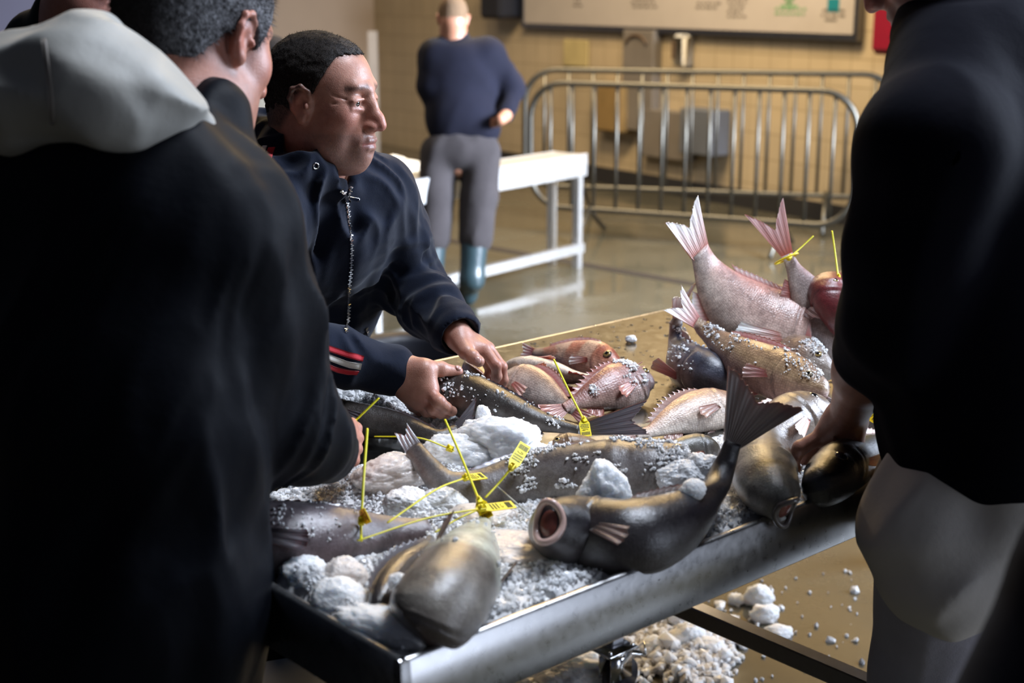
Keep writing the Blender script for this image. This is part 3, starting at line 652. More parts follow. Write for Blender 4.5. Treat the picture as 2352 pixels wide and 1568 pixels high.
# ------------------------------------------------------------------ fish
PROF = {'bream': ([0, .03, .08, .16, .28, .42, .58, .74, .88, 1], [.16, .36, .58, .84, 1.0, .97, .80, .52, .27, .20]),
        'long': ([0, .03, .08, .16, .28, .42, .58, .74, .88, 1], [.22, .46, .66, .88, 1.0, .97, .82, .58, .36, .27]),
        'gape': ([0, .03, .08, .16, .28, .42, .58, .74, .88, 1], [.50, .60, .76, .92, 1.0, .95, .76, .52, .32, .24]),
        'blunt': ([0, .02, .06, .14, .28, .42, .58, .74, .88, 1], [.42, .66, .84, .96, 1.0, .93, .76, .52, .32, .24])}
def fan(base0, base1, tips, n_r=14, nrml=None, curl=0, thick=.0009, ripple=.0012, cols=((.3, .2, .2), (.6, .5, .5)), rays=10, jag=0, seed=0):
    """a fin: rays from the base line to the tip line, two-sided, with ribs"""
    tips = spline(tips, rays*3+1) if len(tips) > 2 else spline(tips, rays*3+1); k = len(tips); rr_ = np.random.default_rng(seed)
    b = base0+(np.linspace(0, 1, k)[:, None])*(base1-base0)
    ch = nrm(tips[k//2]-b[k//2]); N = nrml if nrml is not None else nrm(np.cross(nrm(base1-base0), ch))
    jg = 1+jag*np.where(np.arange(k) % 3 == 0, .5, -.5)+rr_.normal(0, .015, k)
    s = np.linspace(0, 1, n_r); P = []; C = []
    for j in range(k):
        d = tips[j]-b[j]
        for t in s:
            rib = math.cos(2*math.pi*j/3)*ripple*(1-.3*t)*min(1, t*6+.2); w_ = math.sin(j*.7+t*4)*ripple*1.5*t
            P.append(b[j]+d*t*jg[j]+N*(rib+w_+curl*t*t)); g = (1-t)**1.2
            streak = .90+.16*(math.cos(2*math.pi*j/3)*.5+.5)
            C.append((np.array(cols[0])*g+np.array(cols[1])*(1-g))*streak)
    P = np.array(P).reshape(k, n_r, 3); C = np.array(C).reshape(k, n_r, 3)
    th = (thick*(1-.75*s)+.0003*(s == 0))[None, :, None]
    v = np.concatenate([(P+N*th).reshape(-1, 3), (P-N*th).reshape(-1, 3)]); i = np.arange(k*n_r).reshape(k, n_r); o = k*n_r
    q = np.stack([i[:-1, :-1], i[1:, :-1], i[1:, 1:], i[:-1, 1:]], -1).reshape(-1, 4)
    f = [tuple(x) for x in q]+[tuple(x[::-1]+o) for x in q]
    bd = list(i[0, :])+list(i[1:, -1])+list(i[-1, :-1][::-1])+list(i[1:-1, 0][::-1])
    f += [(bd[j], bd[j]+o, bd[(j+1) % len(bd)]+o, bd[(j+1) % len(bd)]) for j in range(len(bd))]
    return v, f, np.concatenate([C.reshape(-1, 3)]*2)
FISH = {}; CLING = []
def fish(label, sp, H, Wd, up, prof='bream', cols=((.2, .1, .1), (.4, .3, .3), (.6, .55, .5)), mat='fish_scaled', eye=(.11, .25, .011), mouth=True, gill=.235,
         tail=None, tail_cols=((.45, .12, .08), (.75, .6, .55)), dorsal=(.30, .82, .28), pect=1, pelv=True, anal=True, twist=0, bands=None, seed=0, group=None,
         fin_cols=None, name='whole_fish', open_mouth=False, iris=(.55, .38, .12), headcol=None, cut0=0, pect_dir=None, spiny=.0, lipmat=None, cat='fish', ice=None):
    """sp: spine points (pixel x, pixel y, height) from snout to tail root; H, Wd: greatest half height and half width"""
    P = np.array([PZ(*p) if len(p) == 3 else PD(p[0], p[1], p[3]) for p in sp]); NR, NC = 90, 44
    t = np.linspace(0, 1, NR)**1.25; dense = spline(P, 400); L = np.r_[0, np.cumsum(np.linalg.norm(np.diff(dense, axis=0), axis=1))]; Lt = L[-1]
    S = np.stack([np.interp(t*Lt, L, dense[:, c]) for c in range(3)], 1)
    TG = nrm(np.stack([np.interp(np.clip(t+.02, 0, 1)*Lt, L, dense[:, c])-np.interp(np.clip(t-.02, 0, 1)*Lt, L, dense[:, c]) for c in range(3)], 1))
    up = np.asarray(up, float); D = np.tile(up, (NR, 1)) if up.ndim == 1 else np.stack([np.interp(t, np.linspace(0, 1, len(up)), up[:, c]) for c in range(3)], 1)
    D = nrm(D-TG*np.sum(D*TG, 1, keepdims=True)); SD = np.cross(TG, D)
    pt_, ph = PROF[prof]; h = H*np.interp(t, pt_, ph); kx = np.ones(5)/5; h = np.convolve(np.pad(h, 2, mode='edge'), kx, 'valid')
    wd = Wd*np.interp(t, pt_, np.array(ph)**.85)*np.interp(t, [0, .3, .7, 1], [1.1, 1, .85, .55])
    cap = np.sqrt(np.clip(1-(1-np.clip(t/.02, 0, 1))**2, 0, 1)); cap = np.maximum(cap, .97) if open_mouth else cap; h = h*(.05+.95*cap); wd = wd*(.05+.95*cap)*(np.interp(t, [0, .07], [.62, 1]) if open_mouth else 1)
    S = S-D*(H*.10*np.interp(t, [0, .25, 1], [1.6, 0, .0]))[:, None] if prof != 'long' else S
    a = np.linspace(0, 2*math.pi, NC, endpoint=False); ca, sa = np.cos(a), np.sin(a)
    ex = 1-.10*np.abs(ca)**3
    A, TT = np.meshgrid(a, t); disp = np.zeros_like(A)
    if gill:
        tg = gill-.05*(1-np.cos(2*A))/2*-1-.02*np.abs(np.cos(A)); tg = gill+.045*np.abs(np.sin(A))-.03*np.clip(-np.cos(A), 0, 1)
        disp -= .055*np.exp(-((TT-tg)/.010)**2)*np.clip(np.abs(np.sin(A))*1.5-.25, 0, 1); disp += .05*np.exp(-((TT-tg+.022)/.022)**2)*np.clip(np.abs(np.sin(A))*1.4, 0, 1)
        disp -= .025*np.exp(-((TT-tg+.075)/.006)**2)*np.clip(np.abs(np.sin(A)), 0, 1)
    if mouth:
        am = np.minimum(np.abs(A-math.radians(103)), np.abs(A-math.radians(257))); disp -= .12*np.exp(-(am/.07)**2)*np.clip(1-TT/.085, 0, 1)**.5*(TT > .004)
        disp += .045*np.exp(-(((am-.22))/.10)**2)*np.clip(1-TT/.10, 0, 1)
    if eye: disp += .05*np.exp(-((TT-eye[0])/.03)**2-((np.minimum(np.abs(A-math.radians(62)), np.abs(A-math.radians(298))))/.25)**2)
    nz = fbm(np.stack([TT*7+seed, np.cos(A)*1.2, np.sin(A)*1.2+seed*3.1], -1).reshape(-1, 3), 3, seed).reshape(A.shape); disp += nz*.022
    R_ = 1+disp
    v = S[:, None]+D[:, None]*(h[:, None]*ca*R_)[..., None]+SD[:, None]*(wd[:, None]*sa*ex*R_)[..., None]
    c0, c1, c2 = [np.array(c) for c in cols]; y = (ca*.5+.5)[None]+nz*.13+.0*A
    y = y[..., None]; C = np.where(y > .55, c1+(c0-c1)*np.clip((y-.55)/.35, 0, 1), c2+(c1-c2)*np.clip((y-.12)/.43, 0, 1))
    if bands:
        bc, k_ = bands; C = C+(np.array(bc)-C)*(.55*np.clip(np.sin(TT*k_*2*math.pi+nz*2)*1.6, 0, 1)*(TT > .22))[..., None]
    if headcol is not None: C = C+(np.array(headcol)-C)*(np.clip((gill-.01-TT)/.05, 0, 1)*.8)[..., None]
    if gill: C = C*(1-.45*np.exp(-((TT-tg-.004)/.006)**2))[..., None]
    C = np.clip(C*(1+nz*.35)[..., None], 0, 1)
    V0 = v.reshape(-1, 3); i = np.arange(NR*NC).reshape(NR, NC); j = np.roll(i, -1, 1)
    f = [tuple(q) for q in np.stack([i[:-1], j[:-1], j[1:], i[1:]], -1).reshape(-1, 4)]+[tuple(i[0])[::-1] if False else tuple(i[0][::-1]), tuple(i[-1])]
    uv = np.stack([(TT*Lt), A/(2*math.pi)*H*5.2], -1).reshape(-1, 2)
    if ice:                                                # grains of ice clinging to the upper side
        n_, t0_, t1_ = ice; rq = np.random.default_rng(seed+50); nm_ = nrm(v-S[:, None]).reshape(-1, 3); tt_ = TT.ravel(); nf = noise(V0*38+seed, seed)+.5*noise(V0*90, seed+1)
        ok_ = np.nonzero((tt_ > t0_) & (tt_ < t1_) & (nm_[:, 2]-.25*nm_[:, 1] > .35) & (nf > .12))[0]
        if len(ok_): k_ = rq.choice(ok_, n_); CLING.append(V0[k_]+nm_[k_]*.001+rq.normal(0, .0022, (n_, 3))*np.array([1, 1, .2]))
    base = S[NR//3].copy(); root = empty(name, base, label, cat, group)
    bo = mesh_obj('body', V0, f, M[mat], root, True, C.reshape(-1, 3), uv)
    ip = lambda tq: (np.array([np.interp(tq, t, S[:, c]) for c in range(3)]), nrm([np.interp(tq, t, TG[:, c]) for c in range(3)]), nrm([np.interp(tq, t, D[:, c]) for c in range(3)]), nrm([np.interp(tq, t, SD[:, c]) for c in range(3)]), np.interp(tq, t, h), np.interp(tq, t, wd))
    if eye:
        te, _, er = eye; s_, tg_, d_, sd_, hh_, ww_ = ip(te)
        for sg in (-1, 1):
            an = math.radians(62); c = s_+d_*hh_*math.cos(an)+sg*sd_*ww_*math.sin(an)*(1-.10*math.cos(an)**3)*.94; out = nrm(sg*sd_*math.sin(an)/ww_+d_*math.cos(an)/hh_)
            b = MB(); Rm = frame(out, tg_); b.ball(c, (er*.55, er, er), 10, Rm); vv_ = np.concatenate(b.v); q = (vv_-c)@Rm; rr_ = np.hypot(q[:, 1], q[:, 2])/er
            cc = np.where((rr_ < .55)[:, None], np.array([.004, .004, .006]), np.where((rr_ < .82)[:, None], np.array(iris)*.6, np.array([.06, .045, .035]))); cc = np.where((q[:, 0] < 0)[:, None], np.array([.1, .07, .05]), cc)
            b.build('eye', M['eye'], root, True, cc)
    fc = fin_cols or tail_cols
    if tail is not None:                                   # tail=(length, spread half angle, fork, (direction adj))
        ln, spr, fork = tail[:3]; s_, tg_, d_, sd_, hh_, ww_ = ip(1.0)
        tdir = nrm(tg_+(np.asarray(tail[3]) if len(tail) > 3 else 0)); dd_ = nrm(d_-tdir*np.dot(d_, tdir)); s_ = s_-tdir*hh_*.35
        b0, b1 = s_+dd_*hh_*.95, s_-dd_*hh_*.95; tips = []
        for q in np.linspace(1, -1, 9):
            an = spr*q; r_ = ln*(1-fork*(1-abs(q)**1.3)); tips.append(s_+tdir*r_*math.cos(an)+dd_*r_*math.sin(an)*1.05)
        v_, f_, c_ = fan(b0, b1, tips, 18, sd_, 0, max(.0012, ww_*.35), .0007, tail_cols, 13, 0, seed); mesh_obj('tail_fin', v_, f_, M['fin'], root, True, c_)
    if dorsal:
        ta, tb_, fh = dorsal; q = np.linspace(ta, tb_, 12); A0 = []; B0 = []
        for m_, tq in enumerate(q):
            s_, tg_, d_, sd_, hh_, ww_ = ip(tq); A0.append(s_+d_*hh_*.94); B0.append(s_+d_*(hh_+H*fh*(math.sin(math.pi*min(1, (m_+1.2)/12.5))**.6))+tg_*H*.25)
        A0 = np.array(A0); B0 = spline(B0, 37); A1 = spline(A0, 37); v_ = []; f_ = []; c_ = []
        jag = np.where(np.arange(37) % 3 == 0, 1.0+spiny, .86-spiny); sdn = nrm(ip((ta+tb_)/2)[3]); nn_ = 5
        P2 = np.array([[A1[k]+(B0[k]-A1[k])*jag[k]*e+sdn*.0008*math.cos(2*math.pi*k/3)*e for e in np.linspace(0, 1, nn_)] for k in range(37)])
        CC = np.array([[np.array(fc[0])*(1-e)+np.array(fc[1])*e*.9 for e in np.linspace(0, 1, nn_)] for k in range(37)]).reshape(-1, 3)
        v_ = np.concatenate([(P2+sdn*.0008).reshape(-1, 3), (P2-sdn*.0008).reshape(-1, 3)]); i2 = np.arange(37*nn_).reshape(37, nn_); q4 = np.stack([i2[:-1, :-1], i2[1:, :-1], i2[1:, 1:], i2[:-1, 1:]], -1).reshape(-1, 4)
        f_ = [tuple(x) for x in q4]+[tuple(x[::-1]+37*nn_) for x in q4]+[(i2[k, -1], i2[k, -1]+37*nn_, i2[k+1, -1]+37*nn_, i2[k+1, -1]) for k in range(36)]
        mesh_obj('dorsal_fin', v_, f_, M['fin'], root, True, np.concatenate([CC, CC]))
    if pect:
        s_, tg_, d_, sd_, hh_, ww_ = ip(gill+.07)
        for sg in ((-1, 1) if pect == 1 else (pect//2,)):
            c = s_+sg*sd_*ww_*.93-d_*hh_*.2; dr = nrm(tg_*1.0+sg*sd_*.10-d_*.22) if pect_dir is None else nrm(pect_dir); e2 = nrm(d_-dr*np.dot(d_, dr)); ln = H*1.15
            tips = [c+dr*ln*math.cos(q)*(.75+.25*(1-abs(q)))+e2*ln*math.sin(q) for q in np.linspace(-.24, .24, 7)]
            v_, f_, c_ = fan(c-e2*H*.12, c+e2*H*.12, tips, 8, None, 0, .0008, .0008, fc, 8, 0, seed+3); mesh_obj('pectoral_fin', v_, f_, M['fin'], root, True, c_)
    if pelv:
        s_, tg_, d_, sd_, hh_, ww_ = ip(gill+.13); c = s_-d_*hh_*.93; dr = nrm(tg_-d_*.45); tips = [c+dr*H*.8*math.cos(q)+nrm(d_)*H*.8*math.sin(q) for q in np.linspace(-.35, .2, 5)]
        v_, f_, c_ = fan(c-tg_*H*.06, c+tg_*H*.10, tips, 7, None, 0, .0008, .0008, fc, 6, 0, seed); mesh_obj('pelvic_fin', v_, f_, M['fin'], root, True, c_)
    if anal:
        s_, tg_, d_, sd_, hh_, ww_ = ip(.66); s2_, _, _, _, h2_, _ = ip(.80); c = s_-d_*hh_*.93; c1_ = s2_-d_*h2_*.93; tips = [c+tg_*H*.25-d_*H*.38, (c+c1_)/2+tg_*H*.2-d_*H*.28, c1_+tg_*H*.18-d_*H*.10]
        v_, f_, c_ = fan(c, c1_, tips, 6, None, 0, .0008, .0007, fc, 8, .1, seed); mesh_obj('anal_fin', v_, f_, M['fin'], root, True, c_)
    if open_mouth:
        s_, tg_, d_, sd_, hh_, ww_ = ip(.0); b = MB(); pts = [s_-tg_*.003+d_*hh_*1.0*math.cos(q)+sd_*ww_*1.0*math.sin(q)-tg_*.006*math.cos(q*2) for q in np.linspace(0, 2*math.pi, 28, endpoint=False)]
        b.tube(pts, H*.085, 8, closed=True); b.build('lips', lipmat or M['lip'], root)
        b = MB(); b.ball(s_+tg_*.010, (.014, hh_*.95, ww_*.95), 10, frame(tg_, d_)); b.build('mouth_lining', M['flesh'], root)
    return root
M['lip_grey'] = plain('fish_lip_grey', (.12, .10, .09), .3, 0, 60, .3, .6); M['lip'] = plain('fish_lip', (.60, .40, .34), .3, 0, 60, .3, .6)
RED = ((.30, .07, .04), (.42, .19, .12), (.50, .38, .30)); PINK = ((.34, .17, .14), (.44, .33, .29), (.52, .47, .42)); PALE = ((.34, .22, .16), (.48, .42, .37), (.58, .55, .52))
DARK = ((.010, .008, .007), (.022, .018, .015), (.07, .065, .06)); GREY = ((.05, .045, .045), (.11, .10, .10), (.22, .21, .20)); GOLD = ((.17, .10, .06), (.30, .21, .12), (.34, .22, .19))
TR = ((.48, .08, .05), (.92, .84, .80)); TP = ((.55, .16, .14), (.80, .55, .52)); TD = ((.05, .04, .045), (.10, .09, .10)); UPV = V(0, .35, 1)
fish('dark brown fish gripped at the head by the man in the striped hoodie', [(985, 905, .965), (1050, 900, .965), (1130, 930, .955), (1230, 965, .94), (1330, 988, .930)], .043, .036, V(.35, .75, .75), 'blunt', DARK, 'fish_smooth', eye=None, mouth=False, gill=0, dorsal=(.25, .7, .10), tail=(.135, .26, .25, V(.35, .1, .45)), tail_cols=TD, pect=0, seed=1, ice=(170, .05, .9))
fish('dark olive fish with upturned forked tail behind the crossing yellow ties', [(700, 930, .95), (790, 958, .94), (900, 975, .935), (1000, 1000, .93), (1050, 985, .935)], .034, .032, V(.1, .9, .6), 'long', DARK, 'fish_smooth', eye=(.08, .2, .008), dorsal=(.3, .8, .12), tail=(.075, .30, .45, V(.1, 0, .5)), tail_cols=TD, seed=2)
fish('grey fish half buried in ice whose thin silver tail curves up in the middle', [(1590, 1065, .975), (1500, 1085, .965), (1380, 1095, .955), (1230, 1105, .94), (1110, 1125, .935), (1030, 1115, .945), (985, 1075, .965), (950, 1030, .985)], .062, .05, V(0, .8, .7), 'blunt', GREY, 'fish_smooth', eye=(.05, .2, .009), tail=(.05, .25, .35, V(-.1, 0, .3)), tail_cols=((.25, .25, .28), (.75, .75, .8)), dorsal=(.3, .7, .12), pect=0, seed=3, ice=(1500, .0, .6))
fish('big black fish with open pinkish mouth beside the near rim, brown tail raised', [(1262, 1186, 1.0), (1330, 1222, .952), (1440, 1236, .956), (1550, 1203, .96), (1630, 1135, .972), (1664, 1070, 1.0), (1684, 1015, 1.035)], .058, .055, V((.3, .9, .75), (.3, .9, .75), (.5, .8, .6), (1, .25, .3)), 'gape', ((.006, .005, .008), (.010, .008, .011), (.05, .045, .045)), 'fish_smooth', eye=(.15, .25, .013), mouth=False, open_mouth=True, dorsal=(.3, .65, .14), tail=(.122, .60, .38, V(.25, 0, .0)), tail_cols=((.10, .07, .055), (.38, .29, .26)), pect=1, seed=4, pelv=False, anal=False, iris=(.10, .10, .05))
fish('fat fish lying belly up at the near corner with pale green belly', [(938, 1462, .93), (985, 1420, .945), (1035, 1355, .955), (1070, 1290, .95), (1092, 1235, .94), (1115, 1195, .93)], .060, .058, V(-.55, -.45, -.6), 'blunt', ((.08, .06, .05), (.24, .23, .19), (.50, .54, .46)), 'fish_smooth', eye=(.13, .2, .010), tail=None, dorsal=None, pect=1, seed=5, headcol=(.07, .045, .04), fin_cols=((.08, .06, .05), (.14, .12, .1)), pelv=False, anal=False, gill=.34, ice=(60, .3, .9))
fish('black ridged fish tail lying left of the belly-up fish', [(860, 1400, .935), (890, 1350, .94), (930, 1300, .945), (975, 1262, .945), (990, 1235, .94)], .022, .020, V(-.7, .2, .6), 'long', ((.02, .018, .02), (.03, .028, .03), (.1, .09, .09)), 'fish_scaled', eye=None, gill=0, mouth=False, tail=None, dorsal=(.1, .9, .5), pect=0, pelv=False, anal=False, seed=6, fin_cols=TD, spiny=.15)
fish('big purplish grey fish at the left rim, tail towards the middle', [(400, 1230, .955), (540, 1245, .955), (640, 1245, .95), (760, 1235, .945), (860, 1225, .935), (950, 1218, .93), (985, 1212, .93)], .066, .05, V(.05, .9, .6), 'long', ((.085, .075, .085), (.14, .12, .13), (.07, .05, .055)), 'fish_smooth', eye=(.08, .2, .01), tail=(.05, .28, .3), tail_cols=TD, dorsal=(.25, .8, .10), pect=1, seed=7, ice=(260, .1, .8))
fish('red banded bream furthest back beside the man\'s fingertips', [(1438, 845, .925), (1400, 835, .93), (1340, 820, .93), (1280, 812, .925), (1225, 808, .915)], .042, .022, V(0, .8, .85), 'bream', RED, 'fish_scaled', eye=(.16, .3, .010), tail=(.05, .4, .3), tail_cols=TR, bands=((.55, .45, .34), 3.5), dorsal=(.3, .8, .16), seed=8)
fish('pink bream with open gill, its pink forked tail lying over the red bream', [(1163, 842, .925), (1200, 842, .93), (1265, 852, .93), (1320, 866, .928), (1375, 868, .93), (1405, 864, .935)], .034, .024, V(0, .85, -.5), 'bream', PINK, 'fish_scaled', eye=(.10, .2, .007), tail=(.075, .22, .5, V(.1, .1, .25)), tail_cols=TP, seed=9)
fish('pale oval bream between the dark fish and the pink bream', [(1150, 872, .925), (1190, 880, .93), (1240, 900, .928), (1290, 925, .922), (1320, 945, .915)], .045, .028, V(.1, .75, .7), 'bream', PALE, 'fish_scaled', eye=(.1, .2, .007), tail=(.05, .3, .3), tail_cols=TP, seed=10)
fish('gold and brown fish head between the man\'s two hands', [(1085, 838, .93), (1100, 860, .93), (1130, 885, .925), (1160, 905, .92)], .032, .026, V(-.6, .6, .5), 'blunt', ((.20, .12, .05), (.35, .22, .09), (.5, .42, .33)), 'fish_scaled', eye=(.12, .2, .007), tail=None, seed=11)
fish('reddish fish strewn with ice grains, head by the blue-black head', [(1500, 868, .945), (1465, 872, .945), (1400, 895, .94), (1340, 918, .93), (1295, 938, .92)], .050, .028, V(-.15, .75, .75), 'bream', ((.22, .08, .065), (.28, .14, .12), (.34, .24, .20)), 'fish_scaled', eye=(.09, .25, .009), tail=(.055, .5, .15, V(-.2, -.2, 0)), tail_cols=((.30, .09, .06), (.40, .16, .12)), dorsal=(.25, .85, .18), ice=(420, .15, .9), seed=12, spiny=.2, headcol=(.16, .11, .11))
fish('fish with round blue-black head and red tail raised behind', [(1678, 868, .935), (1635, 862, .94), (1580, 840, .945), (1560, 800, .96), (1552, 750, 1.0), (1556, 722, 1.03)], .052, .046, V(.25, -.35, 1), 'blunt', ((.03, .035, .06), (.30, .22, .20), (.42, .36, .32)), 'fish_smooth', eye=(.13, .2, .007), tail=(.085, .50, .42, V(.1, 0, .1)), tail_cols=TR, pect=-2, pect_dir=V(-.75, .05, .45), dorsal=(.4, .8, .2), seed=13, ice=(200, .2, .9), headcol=(.035, .04, .06))
fish('golden scaled fish with pink tail tips, foremost of the right pile', [(1905, 900, .965), (1860, 888, .97), (1790, 860, .975), (1710, 825, .985), (1650, 785, 1.0), (1615, 755, 1.015), (1598, 738, 1.03)], .052, .034, V(.25, .55, .9), 'long', GOLD, 'fish_scaled', eye=(.10, .3, .0095), tail=(.085, .42, .45, V(-.25, 0, .25)), tail_cols=TR, dorsal=(.3, .72, .20), ice=(420, .05, .95), seed=14, iris=(.6, .5, .35), fin_cols=TP)
fish('largest pale pink fish standing tail up at the far right of the table', [(1935, 800, .97), (1880, 790, .975), (1800, 770, .99), (1730, 735, 1.02), (1668, 680, 1.07), (1625, 620, 1.125), (1606, 575, 1.17)], .092, .052, V(.5, .35, .8), 'long', PINK, 'fish_scaled', eye=(.08, .2, .009), tail=(.125, .40, .45, V(-.15, 0, .3)), tail_cols=((.52, .14, .09), (.93, .90, .87)), dorsal=(.3, .75, .08), pect=1, seed=15, headcol=(.30, .26, .25))
fish('grey pink fish with raised tail tied with a yellow band', [(1960, 810, .96), (1925, 770, .99), (1885, 725, 1.03), (1850, 665, 1.085), (1825, 620, 1.125), (1808, 585, 1.155)], .058, .036, V(.6, .2, .5), 'bream', ((.26, .16, .15), (.30, .24, .23), (.36, .32, .30)), 'fish_scaled', eye=None, tail=(.125, .35, .5, V(-.15, 0, .3)), tail_cols=((.45, .10, .06), (.62, .42, .40)), dorsal=(.2, .6, .1), seed=16)
fish('dark red fish head rising at the right edge of the pile', [(1905, 655, 1.09), (1915, 690, 1.07), (1935, 740, 1.03), (1965, 790, .98)], .055, .045, V(-.6, -.3, .3), 'blunt', ((.10, .016, .018), (.14, .025, .022), (.20, .06, .05)), 'fish_smooth', eye=(.3, .2, .008), tail=None, dorsal=None, seed=17, fin_cols=((.45, .08, .07), (.6, .25, .22)), gill=.35)
fish('small scaly grey fish behind the golden one, red fin raised', [(1922, 850, .95), (1880, 838, .955), (1820, 818, .96), (1750, 800, .955), (1690, 790, .945)], .050, .036, V(.1, .7, .85), 'bream', ((.20, .13, .09), (.24, .17, .12), (.3, .26, .22)), 'fish_scaled', eye=(.13, .3, .009), tail=(.05, .3, .3), tail_cols=TP, seed=18, dorsal=(.28, .42, .75), fin_cols=TP, headcol=(.24, .22, .20), spiny=.2, ice=(500, .1, .8))
fish('pale bream with brown tail lying left of the big raised tail', [(1720, 940, .925), (1670, 935, .93), (1610, 945, .93), (1550, 965, .925), (1495, 990, .915), (1460, 998, .912)], .046, .028, V(-.15, .8, .65), 'bream', ((.30, .17, .11), (.44, .33, .26), (.56, .52, .47)), 'fish_scaled', eye=(.1, .2, .007), tail=(.05, .4, .25), tail_cols=((.22, .09, .06), (.35, .2, .15)), seed=19, spiny=.15)
fish('little brown fish head peeping out of the ice behind the grey fish', [(1272, 1022, .935), (1300, 1020, .938), (1350, 1022, .935), (1400, 1030, .93)], .020, .024, V(0, .4, 1), 'blunt', ((.12, .075, .04), (.16, .10, .06), (.22, .16, .12)), 'fish_smooth', eye=(.12, .2, .006), tail=None, dorsal=None, seed=20)
fish('dark backed fish in the ice left of the raised brown tail', [(1650, 1035, .93), (1600, 1035, .935), (1540, 1045, .935), (1480, 1055, .93)], .030, .026, V(0, .5, 1), 'long', ((.05, .05, .035), (.10, .10, .09), (.2, .2, .2)), 'fish_smooth', eye=None, tail=None, dorsal=None, seed=21)
fish('spotted brown fish, head towards the bare forearm', [(1878, 945, .955), (1840, 955, .96), (1790, 985, .955), (1740, 1030, .945), (1690, 1090, .935)], .05, .046, V(-.4, .5, .8), 'blunt', ((.08, .055, .035), (.13, .10, .075), (.2, .17, .14)), 'fish_smooth', eye=(.15, .2, .010), tail=None, seed=22, iris=(.05, .04, .03))
fish('silvery black fish, gaping mouth resting on the near rim', [(1808, 1160, .955), (1780, 1130, .965), (1755, 1085, .965), (1760, 1030, .95), (1790, 980, .93)], .052, .05, V(.1, -.2, 1), 'gape', ((.10, .10, .09), (.16, .15, .13), (.25, .24, .22)), 'fish_smooth', eye=None, tail=None, mouth=False, open_mouth=True, dorsal=None, seed=23, pelv=False, lipmat=M['lip_grey'])
fish('black fish with glassy eye under the fingers of the bearded man', [(1850, 1110, .945), (1880, 1105, .95), (1930, 1075, .955), (1990, 1040, .95), (2050, 1000, .94)], .044, .042, V(-.2, .6, .8), 'blunt', ((.006, .005, .008), (.014, .013, .016), (.05, .05, .05)), 'fish_smooth', eye=(.16, .2, .011), tail=None, seed=24, iris=(.02, .03, .06))
fish('grey fish with striped fin beside the yellow label at the right', [(2090, 1010, .94), (2040, 990, .945), (1980, 960, .945), (1920, 940, .94)], .05, .04, V(0, .6, .8), 'long', GREY, 'fish_smooth', eye=(.1, .2, .007), tail=(.07, .3, .3), tail_cols=((.2, .17, .17), (.45, .42, .42)), seed=25)

pt = np.concatenate(CLING); grains('clinging_ice', pt, np.abs(np.random.default_rng(2).normal(0, .0014, len(pt)))+.0009, M['ice_grain'], 'ice grains clinging to the backs of the fish', 'ice', 12)

# ------------------------------------------------------------------ yellow ties with printed labels
def tie(label, pts, lab=None, head=True, mat='yellow', r=.0020, lsize=(.019, .030), nm='yellow_tie'):
    P = spline([PZ(*p) for p in pts], 24); rt = empty(nm, P[0], label, 'cable tie')
    k = np.arange(len(P)); b = MB(); b.tube(P, r*(1.1-.25*k/len(P)), 6, flat=.6); d = np.linalg.norm(P[-1]-P[0])
    for i in range(2, len(P)-1):
        for e in (0, .33, .66): b.ball(P[i]*(1-e)+P[min(i+1, len(P)-1)]*e, (r*1.15, r*1.15, r*.5), 3)
    b.build('strap', M[mat], rt)
    if head:
        dr = nrm(P[0]-P[1]); b = MB(); F = frame(dr, V(0, -.5, 1)); b.box(P[0]+dr*.004, F[:, 0]*.006, F[:, 1]*.0045, F[:, 2]*.0045, .0015); b.tube([P[0]+dr*.001, P[0]+F[:, 1]*.008+dr*.001], .0022, 6); b.build('lock', M[mat], rt)
    if lab:                                                # lab = (pixel far end, height, facing)
        A = P[0]; B = PZ(*lab[0]); ax = nrm(B-A); L = np.linalg.norm(B-A); fc = np.asarray(lab[1], float); fc = nrm(fc-ax*np.dot(fc, ax)); sd = np.cross(ax, fc); hw = lsize[0]/2
        b = MB(); o = [(-.1, .25), (.08, .6), (.25, 1), (1, 1)]
        pr = [(x*L, y*hw) for x, y in o]; poly = [A+ax*x+sd*y for x, y in pr]+[A+ax*x-sd*y for x, y in pr[::-1]]; n_ = len(poly)
        v = [p+fc*.0006 for p in poly]+[p-fc*.0006 for p in poly]; b.add(v, [tuple(range(n_))[::-1], tuple(range(n_, 2*n_))]+[(i, (i+1) % n_, n_+(i+1) % n_, n_+i) for i in range(n_)]); pl_ = b.build('label_plate', M[mat], rt, False)
        b = MB(); rr_ = random.Random(int(A[0]*1e4))
        for row in range(3):
            x = .34+row*.09; y = -hw*.75
            while y < hw*.7:
                w_ = rr_.uniform(.0006, .0018); b.box(A+ax*L*x+sd*(y+w_/2)+fc*.0008, ax*L*.022, sd*w_/2, fc*.0002); y += w_+.0008
        b.tube([A+ax*L*(.64+.03*math.cos(q))+sd*hw*.5*math.sin(q)+fc*.0008 for q in np.linspace(0, 5.2, 12)], .0004, 4); b.build('print_lines', M['print'], pl_, False)
        b = MB(); y = -hw*.75
        while y < hw*.72: w_ = rr_.uniform(.0004, .0014); b.box(A+ax*L*.84+sd*(y+w_/2)+fc*.0008, ax*L*.08, sd*w_/2, fc*.0002); y += w_+.0007
        b.build('bar_marks', M['print'], pl_, False)
    return rt
CAMF = V(0, -1, .35)
tie('yellow tie standing upright out of the dark brown fish, label hanging down', [(1340, 962, .955), (1308, 900, .99), (1272, 825, 1.03)], ((1347, 1002, .935), CAMF))
tie('yellow tie leaning back from the central cluster of labels', [(1100, 1148, .965), (1062, 1055, 1.0), (1022, 963, 1.04)], ((1120, 1190, .95), CAMF))
tie('yellow tie rising right from the central cluster, printed label at its tip', [(1173, 1076, .99), (1145, 1110, .975), (1115, 1142, .965)], ((1207, 1020, 1.01), CAMF))
